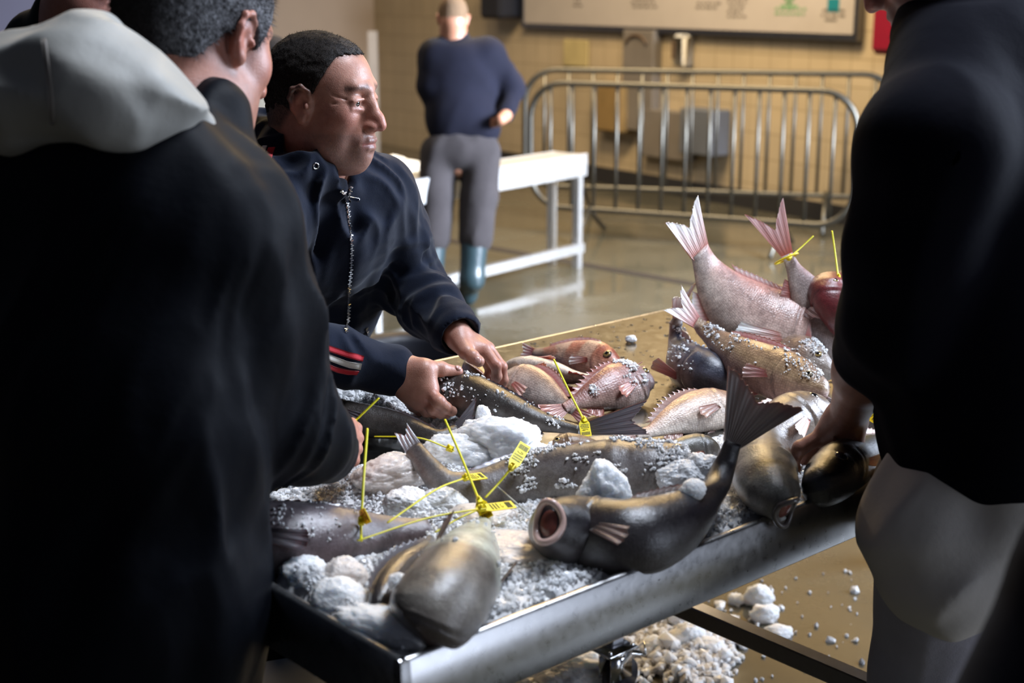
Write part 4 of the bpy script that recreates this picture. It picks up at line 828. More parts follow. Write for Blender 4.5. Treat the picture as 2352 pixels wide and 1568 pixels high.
tie('yellow tie standing almost vertical left of the cluster, on the big grey fish', [(830, 1190, .975), (836, 1090, 1.02), (844, 984, 1.06)], ((845, 1182, .985), CAMF), lsize=(.022, .02))
tie('yellow tie arching from the vertical tie to the large ice block', [(1028, 1028, .975), (960, 1005, .99), (860, 1002, .985)], ((1042, 1036, .97), V(0, .3, 1)))
tie('yellow tie running from the ice to the back label by the silver tail', [(1066, 1098, .97), (1000, 1125, .975), (890, 1200, .965)], ((1112, 1092, .965), V(0, -.3, 1)))
tie('long yellow tie lying across the tail of the big grey fish', [(1102, 1168, .965), (980, 1190, .965), (822, 1241, .96)], ((1180, 1158, .96), V(0, -.3, 1)))
tie('thin yellow tie below the long one, running to the belly-up fish', [(1098, 1170, .958), (1050, 1192, .955), (1000, 1222, .95)], None)
tie('short piece of yellow tie below the upper end of the vertical tie', [(830, 1242, .955), (829, 1215, .96), (830, 1192, .972)], None, False)
tie('yellow tie held between the fingers of the man in the black jacket', [(816, 966, 1.03), (842, 941, 1.045), (870, 914, 1.06)], None)
tie('end of a yellow tie at the edge of the black jacket', [(570, 1128, .94), (600, 1112, .945), (627, 1100, .95)], None, False)
tie('yellow tie round the raised tail root of the grey pink fish', [(1815, 590, 1.155), (1840, 568, 1.17), (1868, 542, 1.19)], None, True, lsize=(.01, .01))
tie('yellow tie standing upright beside the dark red head', [(1925, 634, 1.12), (1918, 580, 1.16), (1911, 530, 1.20)], None)
tie('yellow tie with large label beside the bare forearm', [(2035, 966, .99), (2045, 970, .99), (2060, 975, .985)], ((1992, 940, 1.0), CAMF), lsize=(.03, .03))
tie('clear plastic strip lying on the ice beside the yellow cluster', [(1143, 1118, .95), (1180, 1150, .945), (1216, 1182, .94)], None, False, 'clear', .0018, nm='clear_strip')
b = MB(); c = PZ(1806, 594, 1.15); fr = frame(nrm(PZ(1808, 585, 1.155)-PZ(1825, 620, 1.125)), V(0, -1, 0)); b.tube([c+fr[:, 1]*.021*math.cos(q)+fr[:, 2]*.026*math.sin(q) for q in np.linspace(0, 2*math.pi, 24, endpoint=False)], .002, 6, closed=True)
tag(b.build('yellow_band', M['yellow']), 'yellow band looped round the raised tail root', 'band')
# ------------------------------------------------------------------ people
def head_frame(fwd, up=(0, 0, 1)):
    f = nrm(fwd); u = np.asarray(up, float); u = nrm(u-f*np.dot(u, f)); return np.stack([np.cross(f, u), f, u], 1)
def add_head(B, R, c, s=1.0, detail=True, ears=True, jowl=1.0):
    B.at(R, c, s)
    B.ell((0, -.018, .035), (.076, .098, .087), k=.01).ell((0, .028, .022), (.066, .064, .078), k=.03).ell((0, .03, -.058), (.054, .058, .058), k=.035)
    B.ell((0, -.05, -.03), (.06, .05, .06), k=.03)
    for x in (-1, 1):
        B.ell((x*.040, .020, -.068), (.030*jowl, .048, .036*jowl), k=.03).ell((x*.040, .058, -.020), (.026, .028, .028), k=.025)
    B.cap((0, .074, -.099), (0, .079, -.095), .020, k=.03).ell((0, .087, -.065), (.030, .016, .026), k=.02)
    B.ell((0, .035, -.108), (.044*jowl, .045, .024*jowl), k=.03)
    B.cap((-.032, .082, .031), (-.008, .090, .027), .0095, .008, k=.018).cap((.032, .082, .031), (.008, .090, .027), .0095, .008, k=.018)
    for x in (-1, 1):
        B.ell((x*.033, .103, .010), (.020, .020, .014), k=.016, op='-')
        if detail:
            B.ell((x*.033, .0795, .009), (.0165, .0135, .0135), k=.006)
            B.ell((x*.0335, .0945, .0055), (.0130, .007, .0040), rot((0, 1, 0), x*6), k=.002, op='-')
            B.cap((x*.021, .0935, .0125), (x*.046, .0865, .0095), .0026, .002, k=.004)
            B.cap((x*.022, .0905, -.0065), (x*.045, .084, -.0045), .004, .003, k=.006)
    B.chain([(0, .090, .020), (0, .100, .002), (0, .113, -.022), (0, .1195, -.034)], [.0082, .0082, .0096, .0108], k=.012)
    B.cap((0, .086, .006), (0, .097, -.034), .0125, .0150, k=.012)
    for x in (-1, 1):
        B.ell((x*.0130, .106, -.037), (.0085, .012, .0085), k=.007)
        if detail: B.ell((x*.0075, .1145, -.0455), (.0042, .006, .0035), k=.003, op='-')
    if detail:
        B.chain([(-.026, .0905, -.0665), (-.012, .1005, -.0625), (0, .1025, -.0635), (.012, .1005, -.0625), (.026, .0905, -.0665)], [.002, .0048, .0045, .0048, .002], k=.005)
        B.chain([(-.023, .0905, -.0725), (-.01, .099, -.0765), (0, .1005, -.077), (.01, .099, -.0765), (.023, .0905, -.0725)], [.002, .0055, .0062, .0055, .002], k=.005)
        B.chain([(-.029, .0955, -.0690), (-.012, .1050, -.0695), (0, .1075, -.0690), (.012, .1050, -.0695), (.029, .0955, -.0690)], [.0008, .0012, .0012, .0012, .0008], k=.0025, op='-')
        for x in (-1, 1):
            B.cap((x*.030, .1005, -.038), (x*.041, .089, -.074), .0001, .0001, k=.010, op='-')
            for q in range(3): B.cap((x*.051, .074, .012-q*.008), (x*.066, .055, .019-q*.015), .0006, .0004, k=.004, op='-')
        for q in range(3): B.cap((-.03, .0945-.004*q, .048+q*.014), (.03, .0945-.004*q, .048+q*.014), .0008, k=.005, op='-')
        B.cap((-.008, .1075, -.087), (.008, .1075, -.087), .003, k=.008, op='-')
        B.cap((-.03, .102, .036), (-.0, .104, .034), .0005, k=.003, op='-')
    if ears:
        for x in (-1, 1):
            e = lambda a, b, o=0: (x*(.074+o), a*.92+.010, b*.92)
            B.ell(e(-.010, .002, .002), (.010, .020, .030), rot((1, 0, 0), -10)@rot((0, 0, 1), x*22), k=.006)
            B.chain([e(.008, .008, .004), e(.006, .024, .008), e(-.008, .034, .013), e(-.024, .028, .017), e(-.030, .010, .017), e(-.026, -.010, .012), e(-.014, -.026, .006)], [.0028, .0034, .0040, .0042, .0040, .0036, .0045], k=.005)
            B.ell(e(-.009, -.028, .004), (.0065, .0085, .0095), k=.008)
            B.ell(e(-.008, -.002, .018), (.010, .0085, .012), k=.005, op='-')
            B.chain([e(-.002, .022, .019), e(-.014, .022, .021), e(-.021, .008, .021), e(-.019, -.008, .017)], [.0024, .003, .003, .002], k=.004, op='-')
            B.ell(e(.0035, -.004, .010), (.005, .0035, .006), k=.004)
    B.at()
def add_neck(B, R, c, s, base, r=.062, rb=.072):
    B.at(); B.cap(c+R@(np.array((0, -.028, -.045))*s), base, r*s, rb*s, k=.03)
def add_finger(B, pts, r0, r1, k=.003):
    pts = [np.asarray(p) for p in pts]; n = len(pts); r = np.linspace(r0, r1, n)
    B.at()
    for i in range(n-1): B.cap(pts[i], pts[i+1], r[i], r[i+1]*1.0, k=k)
    for i in range(1, n-1): B.ell(pts[i], (r[i]*1.06,)*3, k=.004)
    B.cap(pts[-1], pts[-1]+nrm(pts[-1]-pts[-2])*.001, r[-1], k=.003)
def eyes(parent, R, c, s, look=(0, 1, -.15)):
    for x in (-1, 1):
        p = c+R@(np.array((x*.033, .0800, .0060))*s); b = MB(); b.ball(p, .0122*s, 14); v = np.concatenate(b.v); d = (v-p)@R/(.0122*s); lk = nrm(look); g = d@lk
        cc = np.where((g > .955)[:, None], np.array([.01, .008, .008]), np.where((g > .84)[:, None], np.array([.10, .06, .035]), np.array([.62, .55, .52])))
        b.build('eye', M['eye'], parent, True, cc)
SK = np.array([.47, .255, .185])
def skin_cols(v, R=None, c=None, s=1., base=SK, stubble=.5, extra=None, scalp=None):
    C = np.tile(base, (len(v), 1)); C = C*(1+.10*fbm(v*45, 3, 4))[:, None]
    if R is not None:
        q = ((v-c)@R)/s; blob = lambda p, r: np.exp(-(((q-np.array(p))/np.array(r))**2).sum(1))
        def tint(w_, col): nonlocal C; C = C+(np.array(col)-C)*np.clip(w_, 0, 1)[:, None]
        tint(.55*blob((0, .12, -.035), (.02, .02, .02)), (.50, .15, .11)); 
        for x in (-1, 1):
            tint(.45*blob((x*.045, .07, -.025), (.03, .03, .025)), (.46, .15, .11)); tint(.5*blob((x*.085, -.012, 0), (.02, .02, .035)), (.50, .16, .11))
            br = np.exp(-(((q[:, 2]-(.033-.10*(np.abs(q[:, 0])-.03)**1*1.0))/.0048)**2))*(np.abs(np.abs(q[:, 0])-.032) < .021)*(q[:, 1] > .06); tint(.55*br*(noise(v*700, 3)*.3+.75), (.05, .035, .03))
            tint(.3*blob((x*.033, .09, -.006), (.018, .02, .008)), (.30, .12, .10))
        lip = np.exp(-((q[:, 2]+.0695)/.0075)**2)*np.clip((q[:, 1]-.088)/.008, 0, 1)*(np.abs(q[:, 0]) < .026); tint(.75*lip, (.36, .11, .10))
        st = np.clip((-.048-q[:, 2])/.02, 0, 1)*np.clip((q[:, 1]+.0)/.02, 0, 1)*(1-lip)*np.clip((.02-q[:, 2]), 0, 1)*50; st = np.clip(st, 0, 1)*np.clip((q[:, 2]+.135)/.02, 0, 1)
        tint(stubble*st*(.62+.5*noise(v*900, 7)), (.14, .115, .11))
        side = np.clip((q[:, 2]+.01)/.02, 0, 1)*0
    if scalp is not None: C = C+(np.array((.035, .025, .02))-C)*(np.clip(.5-scalp(q)/.0045, 0, 1)*np.clip(.85+.3*noise(v*900, 3), 0, 1)*(.9))[:, None]
    if extra is not None: C = extra(v, C)
    return np.clip(C, 0, 1)
def hair(parent, R, c, s, region, thick=.0065, col=(.030, .022, .018), grey=None, n=9000, ln=.006, h=.004, seed=0, name='hair'):
    B = Body(); B.at(R, c, s); t = thick/s
    B.ell((0, -.018, .035), (.076+t, .098+t, .087+t), k=.01).ell((0, .028, .024), (.066+t, .062+t, .076+t), k=.03).ell((0, -.05, -.03), (.058+t, .05+t, .06+t), k=.03)
    Rt = R.T
    def post(P, d):
        q = ((P-c.astype(np.float32))@R.astype(np.float32))/s; return np.maximum(d-.0012*noise(P*260, seed)-.0015*noise(P*90, seed+1), region(q)*s+.0007*noise(P*170, seed+5))
    B.post = post; B.amp = .004; v, f = B.mesh(h*s)
    def colf(v):
        C = np.tile(np.array(col), (len(v), 1)); q = ((v-c)@R)/s
        g = (grey(q) if grey else 0*q[:, 0])*(.55+.8*np.clip(noise(v*600, 9), -1, 1)); return np.clip(C+(np.array((.34, .34, .36))-C)*np.clip(g, 0, 1)[:, None], 0, 1)
    o = mesh_obj(name, v, f, M['hair'], parent, True, colf(v))
    rg = np.random.default_rng(seed); k = rg.integers(0, len(v), n); p = v[k]; q = ((p-c)@R)/s
    nm = nrm((p-(c+R@(np.array((0, 0, .01))*s)))); dn = R@np.array((0, .35, -.55)); d = nrm(nm*.75+dn+rg.normal(0, .35, (n, 3))); sd = nrm(np.cross(d, rg.normal(size=(n, 3)))); w_ = .00035
    L = ln*rg.uniform(.6, 1.3, (n, 1)); a = p-nm*.001; V_ = np.stack([a-sd*w_, a+sd*w_, a+d*L], 1).reshape(-1, 3); F = np.arange(3*n).reshape(-1, 3)
    mesh_obj(name+'_strands', V_, F, M['hair'], o, False, np.repeat(colf(p), 3, 0)); return o
def folds(amp, axis, fq=16, along=3, seed=0, wf=.5, region=None):
    """post function: soft creases running along axis"""
    a = nrm(axis); t = nrm(np.cross(a, (0, 1, .13))); b_ = np.cross(a, t); A = np.stack([a*along, t*fq, b_*fq], 1).astype(np.float32)
    def g(P):
        q = P@A; q = q+wf*noise(q*.6, seed+2)[:, None]; r = np.abs(noise(q, seed)); r2 = noise(q*2.1, seed+7)
        return (.5-r)*1.1+.22*r2
    return g
def cloth(B, name, mat, parent, h, amp, fns, sm=1, col=None, neckcut=None):
    B.amp = amp*1.3
    def post(P, d):
        x = 0
        for (g, w_) in fns: x = x+g(P)*(w_(P) if w_ else 1)
        d = d-amp*x
        if neckcut is not None:
            for q in neckcut: d = -smin(-d, Body.one(q, P), .006)
        return d
    B.post = post; v, f = B.mesh(h, sm); return mesh_obj(name, v, f, mat, parent)
def drape(B, edgeA, edgeB, nu, nv, off=.0012, th=.001):
    """grid of points laid on the cloth between two lines given in pixels"""
    a = np.array(edgeA, float); b = np.array(edgeB, float); ta = np.linspace(0, 1, len(a)); tb_ = np.linspace(0, 1, len(b)); pts = []
    for i in range(nu):
        u = i/(nu-1); p = np.array([np.interp(u, ta, a[:, k]) for k in (0, 1)]); q = np.array([np.interp(u, tb_, b[:, k]) for k in (0, 1)])
        for j in range(nv):
            w_ = p+(q-p)*j/(nv-1); x = B.trace(w_[0], w_[1]); x = pts[-1] if x is None and pts else x; pts.append(x)
    pts = np.array(pts); nn = np.array([B.normal(p) for p in pts]); f = []
    for i in range(nu-1):
        for j in range(nv-1): a_ = i*nv+j; f.append((a_, a_+nv, a_+nv+1, a_+1))
    m_ = len(pts); v = np.concatenate([pts+nn*(off+th), pts-nn*.001]); f2 = [tuple(np.array(q[::-1])+m_) for q in f]
    bd = [(i*nv, (i+1)*nv) for i in range(nu-1)]+[((i+1)*nv-1, (i+2)*nv-1) for i in range(nu-1)]+[(j, j+1) for j in range(nv-1)]+[((nu-1)*nv+j, (nu-1)*nv+j+1) for j in range(nv-1)]
    return v, f+f2+[(x, y, y+m_, x+m_) for x, y in bd]
def near(p, r): p = np.asarray(p, np.float32); return lambda P: np.exp(-((P-p)**2).sum(1)/r**2)

# ---- the man in the striped hoodie, leaning over the table
mp = empty('person', PD(690, 860, 3.08)*V(1, 1, 0), 'man in navy hoodie with striped sleeves leaning over the table, gripping a dark fish', 'person')
mR = head_frame((.925, -.37, -.06), (.06, -.02, 1)); mc = PD(742, 231, 2.52); ms = .985
shR, shL = PD(604, 455, 2.50), PD(858, 448, 2.74); elR, elL = PD(600, 775, 2.48), PD(935, 640, 2.88); wrR, wrL = PD(912, 851, 2.59), PD(1050, 765, 2.69)
nb = PD(712, 415, 2.64); chest, belly, pelv = PD(735, 540, 2.73), PD(705, 700, 2.93), PD(690, 860, 3.06)
B = Body(); add_head(B, mR, mc, ms, jowl=.95); add_neck(B, mR, mc, ms, nb, .064, .078)
B.cap(shR, shL, .055, k=.04).ell(chest, (.12, .13, .085), frame(shL-shR, chest-belly), k=.03).cap(chest, belly, .08, .085, k=.03).cap(belly, pelv, .085, .09, k=.03)
B.cap(shR, elR, .045, .038, k=.02).cap(elR, wrR, .038, .028, k=.015).cap(shL, elL, .045, .038, k=.02).cap(elL, wrL, .038, .028, k=.015)
# his left hand: back of the hand up, fingertips down on the fish
Lk = [(1112, 800, 2.675), (1122, 800, 2.705), (1120, 808, 2.735), (1108, 818, 2.76)]
for p in Lk: B.cap(PD(1052, 771+(p[2]-2.675)*90, 2.69+(p[2]-2.675)*.35), PD(*p), .0175, .0125, k=.014)
B.ell(PD(1080, 795, 2.70), (.040, .026, .020), frame(PD(1115, 802, 2.70)-PD(1052, 771, 2.70), V(0, .5, .8)), k=.015)
add_finger(B, [PD(*p) for p in ((1112, 800, 2.675), (1139, 838, 2.665), (1141, 864, 2.675), (1134, 881, 2.69))], .0115, .0085)
add_finger(B, [PD(*p) for p in ((1122, 800, 2.705), (1152, 842, 2.70), (1156, 872, 2.71), (1151, 893, 2.72))], .0115, .0082)
add_finger(B, [PD(*p) for p in ((1120, 808, 2.735), (1150, 850, 2.74), (1142, 878, 2.75), (1126, 890, 2.74))], .011, .008)
add_finger(B, [PD(*p) for p in ((1108, 818, 2.76), (1126, 850, 2.76), (1118, 868, 2.755), (1110, 878, 2.74))], .010, .0072)
B.cap(PD(1054, 782, 2.67), PD(1070, 808, 2.64), .019, .0155, k=.018); B.ell(PD(1085, 805, 2.67), (.022, .014, .014), k=.016)
add_finger(B, [PD(*p) for p in ((1068, 804, 2.645), (1085, 819, 2.63), (1099, 829, 2.63))], .0145, .0105)
# his right hand: thumb along the top of the fish, fingers under its head
Rk = [(985, 898, 2.555), (974, 915, 2.565), (962, 926, 2.585), (952, 930, 2.61)]
for i, p in enumerate(Rk): B.cap(PD(917, 846+i*8, 2.58+i*.008), PD(*p), .019, .0145, k=.02)
B.ell(PD(950, 882, 2.575), (.046, .036, .020), frame(PD(985, 905, 2.57)-PD(915, 855, 2.58), V(.2, .3, 1)), k=.02)
B.cap(PD(925, 842, 2.575), PD(975, 848, 2.565), .022, .018, k=.02); B.cap(PD(975, 850, 2.56), PD(980, 885, 2.56), .014, .014, k=.02)
add_finger(B, [PD(*p) for p in ((972, 845, 2.565), (1012, 847, 2.58), (1050, 853, 2.60))], .0165, .0100, .006)
add_finger(B, [PD(*p) for p in ((985, 898, 2.555), (1008, 923, 2.54), (1024, 937, 2.545), (1038, 944, 2.56))], .0135, .009)
add_finger(B, [PD(*p) for p in ((974, 915, 2.565), (995, 938, 2.555), (1012, 947, 2.565), (1024, 950, 2.58))], .013, .009)
add_finger(B, [PD(*p) for p in ((962, 926, 2.585), (980, 944, 2.585), (996, 950, 2.60))], .012, .009)
add_finger(B, [PD(*p) for p in ((952, 930, 2.61), (966, 944, 2.62), (980, 948, 2.64))], .011, .008)
def hand_tint(v, C):
    for (p, r_) in [((1139, 838, 2.665), .012), ((1134, 881, 2.685), .014), ((1152, 842, 2.70), .012), ((1151, 893, 2.72), .014), ((1112, 800, 2.675), .012), ((1050, 853, 2.60), .013), ((1000, 915, 2.555), .02), ((975, 915, 2.565), .015)]:
        w_ = .45*np.exp(-((v-PD(*p))**2).sum(1)/r_**2); C = C+(np.array((.50, .15, .11))-C)*w_[:, None]
    return C
def main_hair(q):
    x, y, z = q.T; z0 = np.interp(y, [-.12, -.05, -.02, .008, .02, .040, .051, .075, .095], [-.055, -.050, -.010, .030, .016, .058, .086, .090, .080])
    return (z0-z)*.28
v, f = B.mesh(.0021); mesh_obj('body', v, f, M['skin'], mp, True, skin_cols(v, mR, mc, ms, extra=hand_tint, scalp=main_hair)); eyes(mp, mR, mc, ms, (.10, 1, -.10))
for (p, q, up_, w_) in (((1094, 825, 2.62), (1100, 830, 2.62), V(0, -.9, .45), .007), ((1044, 847, 2.592), (1054, 850, 2.597), V(0, -.55, .85), .007)):
    a, b_ = PD(*p), PD(*q); fr = frame(b_-a, up_); b = MB(); b.ball((a+b_)/2+fr[:, 1]*.0055, (.0068, .0030, .0058), 8, fr); b.build('thumbnail', M['nail'] if 'nail' in M else M.setdefault('nail', plain('nail', (.50, .28, .24), .25, 0, 40, .05, .4)), mp)
hair(mp, mR, mc, ms, main_hair,   .0030, (.020, .014, .010), lambda q: .12*np.clip((.045-q[:, 2])/.05, 0, 1)+.04+.15*np.clip((q[:, 1]-.03)/.04, 0, 1), 12000, .0048, .0030, 2)
# hoodie
B = Body(); Lx = nrm(shL-shR); spine = nrm(chest-belly); Ft = frame(Lx, spine)
B.ell(chest+spine*.02, (.175, .17, .125), Ft, k=.02).ell(belly, (.165, .17, .130), Ft, k=.06).ell(pelv+spine*.03, (.17, .12, .135), Ft, k=.05)
B.cap(shR+V(.02, 0, -.01), shR+V(.0, 0, -.01), .078, k=.05).cap(shL, shL-Lx*.03, .074, k=.06).cap(shR, nb-V(0, 0, .05), .06, .075, k=.05).cap(shL, nb-V(0, 0, .05), .055, .075, k=.05)
mid_ = (shR+elR)/2; B.chain([shR, mid_, elR], [.074, .070, .064], k=.03).chain([elR, (elR+wrR)/2, wrR-nrm(wrR-elR)*.012], [.062, .050, .046], k=.02)
B.chain([shL, (shL+elL)/2+V(.01, 0, 0), elL], [.070, .067, .066], k=.03).chain([elL, (elL+wrL)/2+V(0, 0, -.004), wrL-nrm(wrL-elL)*.012], [.064, .056, .046], k=.02)
dR, dL = nrm(wrR-elR), nrm(wrL-elL)
# hood lying round the neck
hd = [PD(820, 418, 2.58), PD(778, 425, 2.52), PD(700, 395, 2.49), PD(640, 345, 2.54), PD(608, 310, 2.64), PD(640, 300, 2.76), PD(740, 345, 2.82), PD(818, 385, 2.73)]
B.chain(hd[1:6], [.016, .034, .040, .042, .040], k=.025).chain(hd[5:8], [.040, .034, .020], k=.03).chain([PD(615, 290, 2.60), PD(585, 300, 2.62), PD(560, 340, 2.60)], [.020, .035, .03], k=.015)
neck_q = ('c', nb-V(0, 0, .03), mc+mR@np.array((0, -.02, -.09)), .070, .074, .01, '-'); vq = ('c', PD(792, 424, 2.50), PD(800, 330, 2.56), .010, .040, .01, '-')
cutR = ('c', wrR-dR*.004, wrR+dR*.08, .034, .05, .01, '-'); cutL = ('c', wrL-dL*.004, wrL+dL*.08, .034, .05, .01, '-')
tors = lambda P: np.clip(1-np.exp(-((P-chest.astype(np.float32))@Lx.astype(np.float32)/.25)**2)*0, 0, 1)
fns = [(folds(1, spine+Lx*.12, 23, 1.7, 3, .5), lambda P: .8*np.exp(-(np.minimum(0, .10-np.linalg.norm(np.cross(P-belly, spine), axis=1))/.08)**2)+.12),
       (folds(1, np.cross(dL, V(0, 0, 1)), 26, 5, 5), lambda P: near((elL+wrL)/2, .13)(P)*1.0), (folds(1, np.cross(dR, V(0, 0, 1)), 22, 5, 6), lambda P: near((elR+wrR)/2+dR*.05, .12)(P)*.7),
       (folds(1, shL-elL, 20, 6, 9), lambda P: near((shL+elL)/2, .12)(P)*.7)]
hood_o = cloth(B, 'hoodie', M['navy_fleece'], mp, .0042, .021, fns, 1, None, [neck_q, vq, cutR, cutL])
# zip, pull, eyelet, stripes
zl = [(791, 440), (797, 470), (803, 520), (807, 570), (806, 620), (801, 660), (800, 700), (799, 735), (793, 766)]
def zipper(pts, name='zip', w_=5.0):
    P = np.array(pts, float); Q = []; n = max(6, int(sum(np.linalg.norm(np.diff(P, axis=0), axis=1))/4.4)); t = np.linspace(0, 1, len(P))
    for u in np.linspace(0, 1, n): x = B.trace(np.interp(u, t, P[:, 0]), np.interp(u, t, P[:, 1])); Q.append(x if x is not None else Q[-1])
    Q = np.array(Q); Q = np.array([Q[max(0, i-1):i+2].mean(0) for i in range(len(Q))]); b = MB()
    for i in range(len(Q)-1):
        d = nrm(Q[i+1]-Q[i]); nn = B.normal(Q[i], .01); s_ = np.cross(d, nn); b.box(Q[i]+nn*.0025+s_*(.0011 if i % 2 else -.0011), s_*.0026, d*.0011, nn*.0012)
    b.tube(Q, .0022, 6); b.build(name, M['chrome'], mp, False); return Q
Zq = zipper(zl); zipper([(783, 434), (789, 446), (796, 462)], 'zip'); zipper([(806, 430), (802, 444), (797, 462)], 'zip'); zipper([(840, 750), (845, 776)], 'zip')
p = Zq[5]; nn = B.normal(p, .01); b = MB(); b.box(p+nn*.006, V(.004, 0, 0), nn*.003, V(0, 0, .006), .001); q = p+nn*.009+V(.010, 0, .001); fr = frame(V(1, .1, -.22), V(0, 0, 1)); b.box(q, fr[:, 0]*.009, fr[:, 1]*.0035, fr[:, 2]*.0008, .0007); b.build('zip_pull', M['chrome'], mp, True)
p = B.trace(725, 381); nn = B.normal(p, .008); fr = frame(nn, V(0, 0, 1)); b = MB(); b.tube([p+nn*.001+fr[:, 1]*.0052*math.cos(a)+fr[:, 2]*.0052*math.sin(a) for a in np.linspace(0, 2*math.pi, 20, endpoint=False)], .0014, 8, closed=True); b.build('eyelet', M['chrome'], mp)
for (ea, eb, mt) in [([(586, 338), (577, 360)], [(597, 337), (588, 365)], 'red_cloth'), ([(604, 334), (590, 360), (584, 380)], [(614, 334), (602, 366), (597, 382)], 'white_cloth'), ([(617, 338), (606, 366), (603, 380)], [(633, 337), (621, 372), (618, 382)], 'red_cloth'), ([(600, 384), (604, 400)], [(613, 384), (616, 400)], 'white_cloth'),
                     ([(728, 783), (760, 795), (800, 808), (836, 818)], [(728, 796), (760, 809), (800, 822), (832, 830)], 'red_cloth'), ([(732, 801), (760, 815), (800, 830), (830, 835)], [(734, 818), (760, 830), (800, 843), (827, 848)], 'white_cloth'), ([(742, 830), (770, 842), (800, 848), (824, 852)], [(750, 845), (775, 855), (800, 860), (818, 860)], 'red_cloth')]:
    v, f = drape(B, ea, eb, 14, 4); mesh_obj('stripe', v, f, M[mt], mp)
def legs(parent, hip, latv, mat, h=.008, w_=.10, r=.085, name='trousers', fwd=V(0, 0, 0), amp=.006, shoe='black_plastic', bottom=.08):
    lat = nrm(latv*V(1, 1, 0)); B = Body(); B.ell(hip, (.165, .13, .13), frame(lat, V(0, 0, 1)), k=.03); ft = []
    for s_ in (-1, 1):
        a = hip+lat*s_*.09-V(0, 0, .05); k_ = V(a[0], a[1], .48)+fwd*.05+lat*s_*.01; an = V(a[0], a[1], bottom)+lat*s_*w_*.2
        B.chain([a, k_, an], [r, r*.78, r*.68], k=.04); ft.append(an)
    o = cloth(B, name, M[mat], parent, h, amp, [(folds(1, V(0, 0, 1), 14, 4, 3), None)], 1)
    fw = nrm(np.cross(V(0, 0, 1), lat)); fw = fw if np.linalg.norm(fwd) < 1e-6 or np.dot(fw, fwd) > 0 else -fw
    for a in ft:
        b = MB(); c = V(a[0], a[1], .045)+fw*.05; b.ball(c, (.14, .052, .045), 10, frame(fw, lat)); b.ball(V(a[0], a[1], .06), (.05, .05, .055), 8); b.build('shoe', M[shoe], parent)
    return o
legs(mp, V(pelv[0], pelv[1]+.02, .88), Lx, 'black_shell', fwd=V(.6, -.7, 0))
b = Body(); b.ell(V(pelv[0], pelv[1], .90)+nrm(np.cross(Lx, V(0, 0, 1)))*-.0, (.185, .145, .13), frame(Lx*V(1, 1, 0), V(0, 0, 1)), k=.02); v, f = b.mesh(.009); mesh_obj('waterproof_apron', v, f, M['blue_plastic'], mp)

# ---- the man in the black jacket with the white hood, seen from behind at the left
lp = empty('person', PD(230, 1250, 1.78)*V(1, 1, 0), 'man seen from behind in black jacket with white hood, at the table end', 'person')
lR = head_frame((.56, .80, -.34), (0, .1, 1)); lc = PD(455, 92, 1.93); ls = 1.08
lsR, lsL = PD(500, 510, 1.80), PD(20, 470, 2.02); leR, lwR = PD(655, 975, 1.92), PD(765, 1042, 2.11); lnb = PD(395, 330, 1.90)
B = Body(); add_head(B, lR, lc, ls, False); add_neck(B, lR, lc, ls, lnb, .062, .07); B.cap(lsR, lsL, .05, k=.05)
B.cap(lsR, leR, .045, .038, k=.02).cap(leR, lwR, .038, .028, k=.02).cap(lnb, PD(240, 1100, 1.85), .10, .11, k=.05)
for i, p in enumerate([(802, 985, 2.185), (806, 1006, 2.18), (804, 1030, 2.175), (798, 1054, 2.17)]):
    B.cap(PD(772, 1032+i*8, 2.11), PD(*p), .017, .0125, k=.012); a = PD(*p)
    add_finger(B, [a, a+V(.006, .034-.003*i, -.010), a+V(-.016, .046-.004*i, -.022), a+V(-.030, .030, -.018)], .0105, .0085)
add_finger(B, [PD(785, 1000, 2.13), PD(792, 978, 2.16), PD(806, 972, 2.20)], .014, .0095)
v, f = B.mesh(.0036); mesh_obj('body', v, f, M['skin'], lp, True, skin_cols(v, lR, lc, ls, np.array([.42, .20, .14]), .3))
def back_hair(q):
    x, y, z = q.T; z0 = np.interp(y, [-.12, -.06, -.03, .01, .03, .06, .09], [-.050, -.045, -.005, .028, -.01, .07, .095]); return (z0-z)*.8
hair(lp, lR, lc, ls, back_hair, .011, (.018, .015, .015), lambda q: .8*np.clip((q[:, 0]-.035)/.035, 0, 1)*np.clip((.10-q[:, 2])/.07, 0, 1), 14000, .011, .004, 5)
B = Body(); lat = nrm(lsR-lsL); tF = frame(lat, V(0, 0, 1))
B.cap(lsR, lsL, .085, k=.05).ell(PD(260, 620, 1.86), (.235, .26, .155), tF, k=.08).ell(PD(250, 1000, 1.84), (.225, .22, .16), tF, k=.08).ell(PD(255, 1350, 1.86), (.225, .20, .165), tF, k=.08).cap(PD(262, 1400, 1.86), PD(262, 1640, 1.88), .19, .19, k=.06)
lm = PD(590, 730, 1.85); B.chain([lsR, lm, leR], [.074, .068, .066], k=.04).chain([leR, PD(708, 1002, 2.00), PD(742, 1030, 2.07)], [.066, .053, .046], k=.03)
B.cap(lnb-V(.10, 0, .02), lnb+V(.005, 0, -.06), .085, .06, k=.05).chain([PD(440, 190, 1.87), PD(500, 260, 1.85), PD(525, 350, 1.84)], [.020, .026, .026], k=.04)
lcut = ('c', PD(748, 1033, 2.08), lwR+nrm(lwR-leR)*.08, .036, .05, .01, '-')
ltop = ('c', lnb-V(0, 0, .02), lc+lR@np.array((0, -.02, -.09)), .068, .074, .01, '-')
fns = [(folds(1, V(.2, 0, 1), 9, 2.5, 13, .8), None), (folds(1, V(.5, .1, 1), 20, 5, 14, .7), lambda P: near(lm, .2)(P)*.9+near(leR, .12)(P)*.8), (folds(1, V(.6, 0, 1), 17, 6, 15, .8), lambda P: near(PD(480, 1200, 1.72), .16)(P)*1.0)]
cloth(B, 'jacket', M['black_shell'], lp, .0058, .018, fns, 2, None, [lcut, ltop])
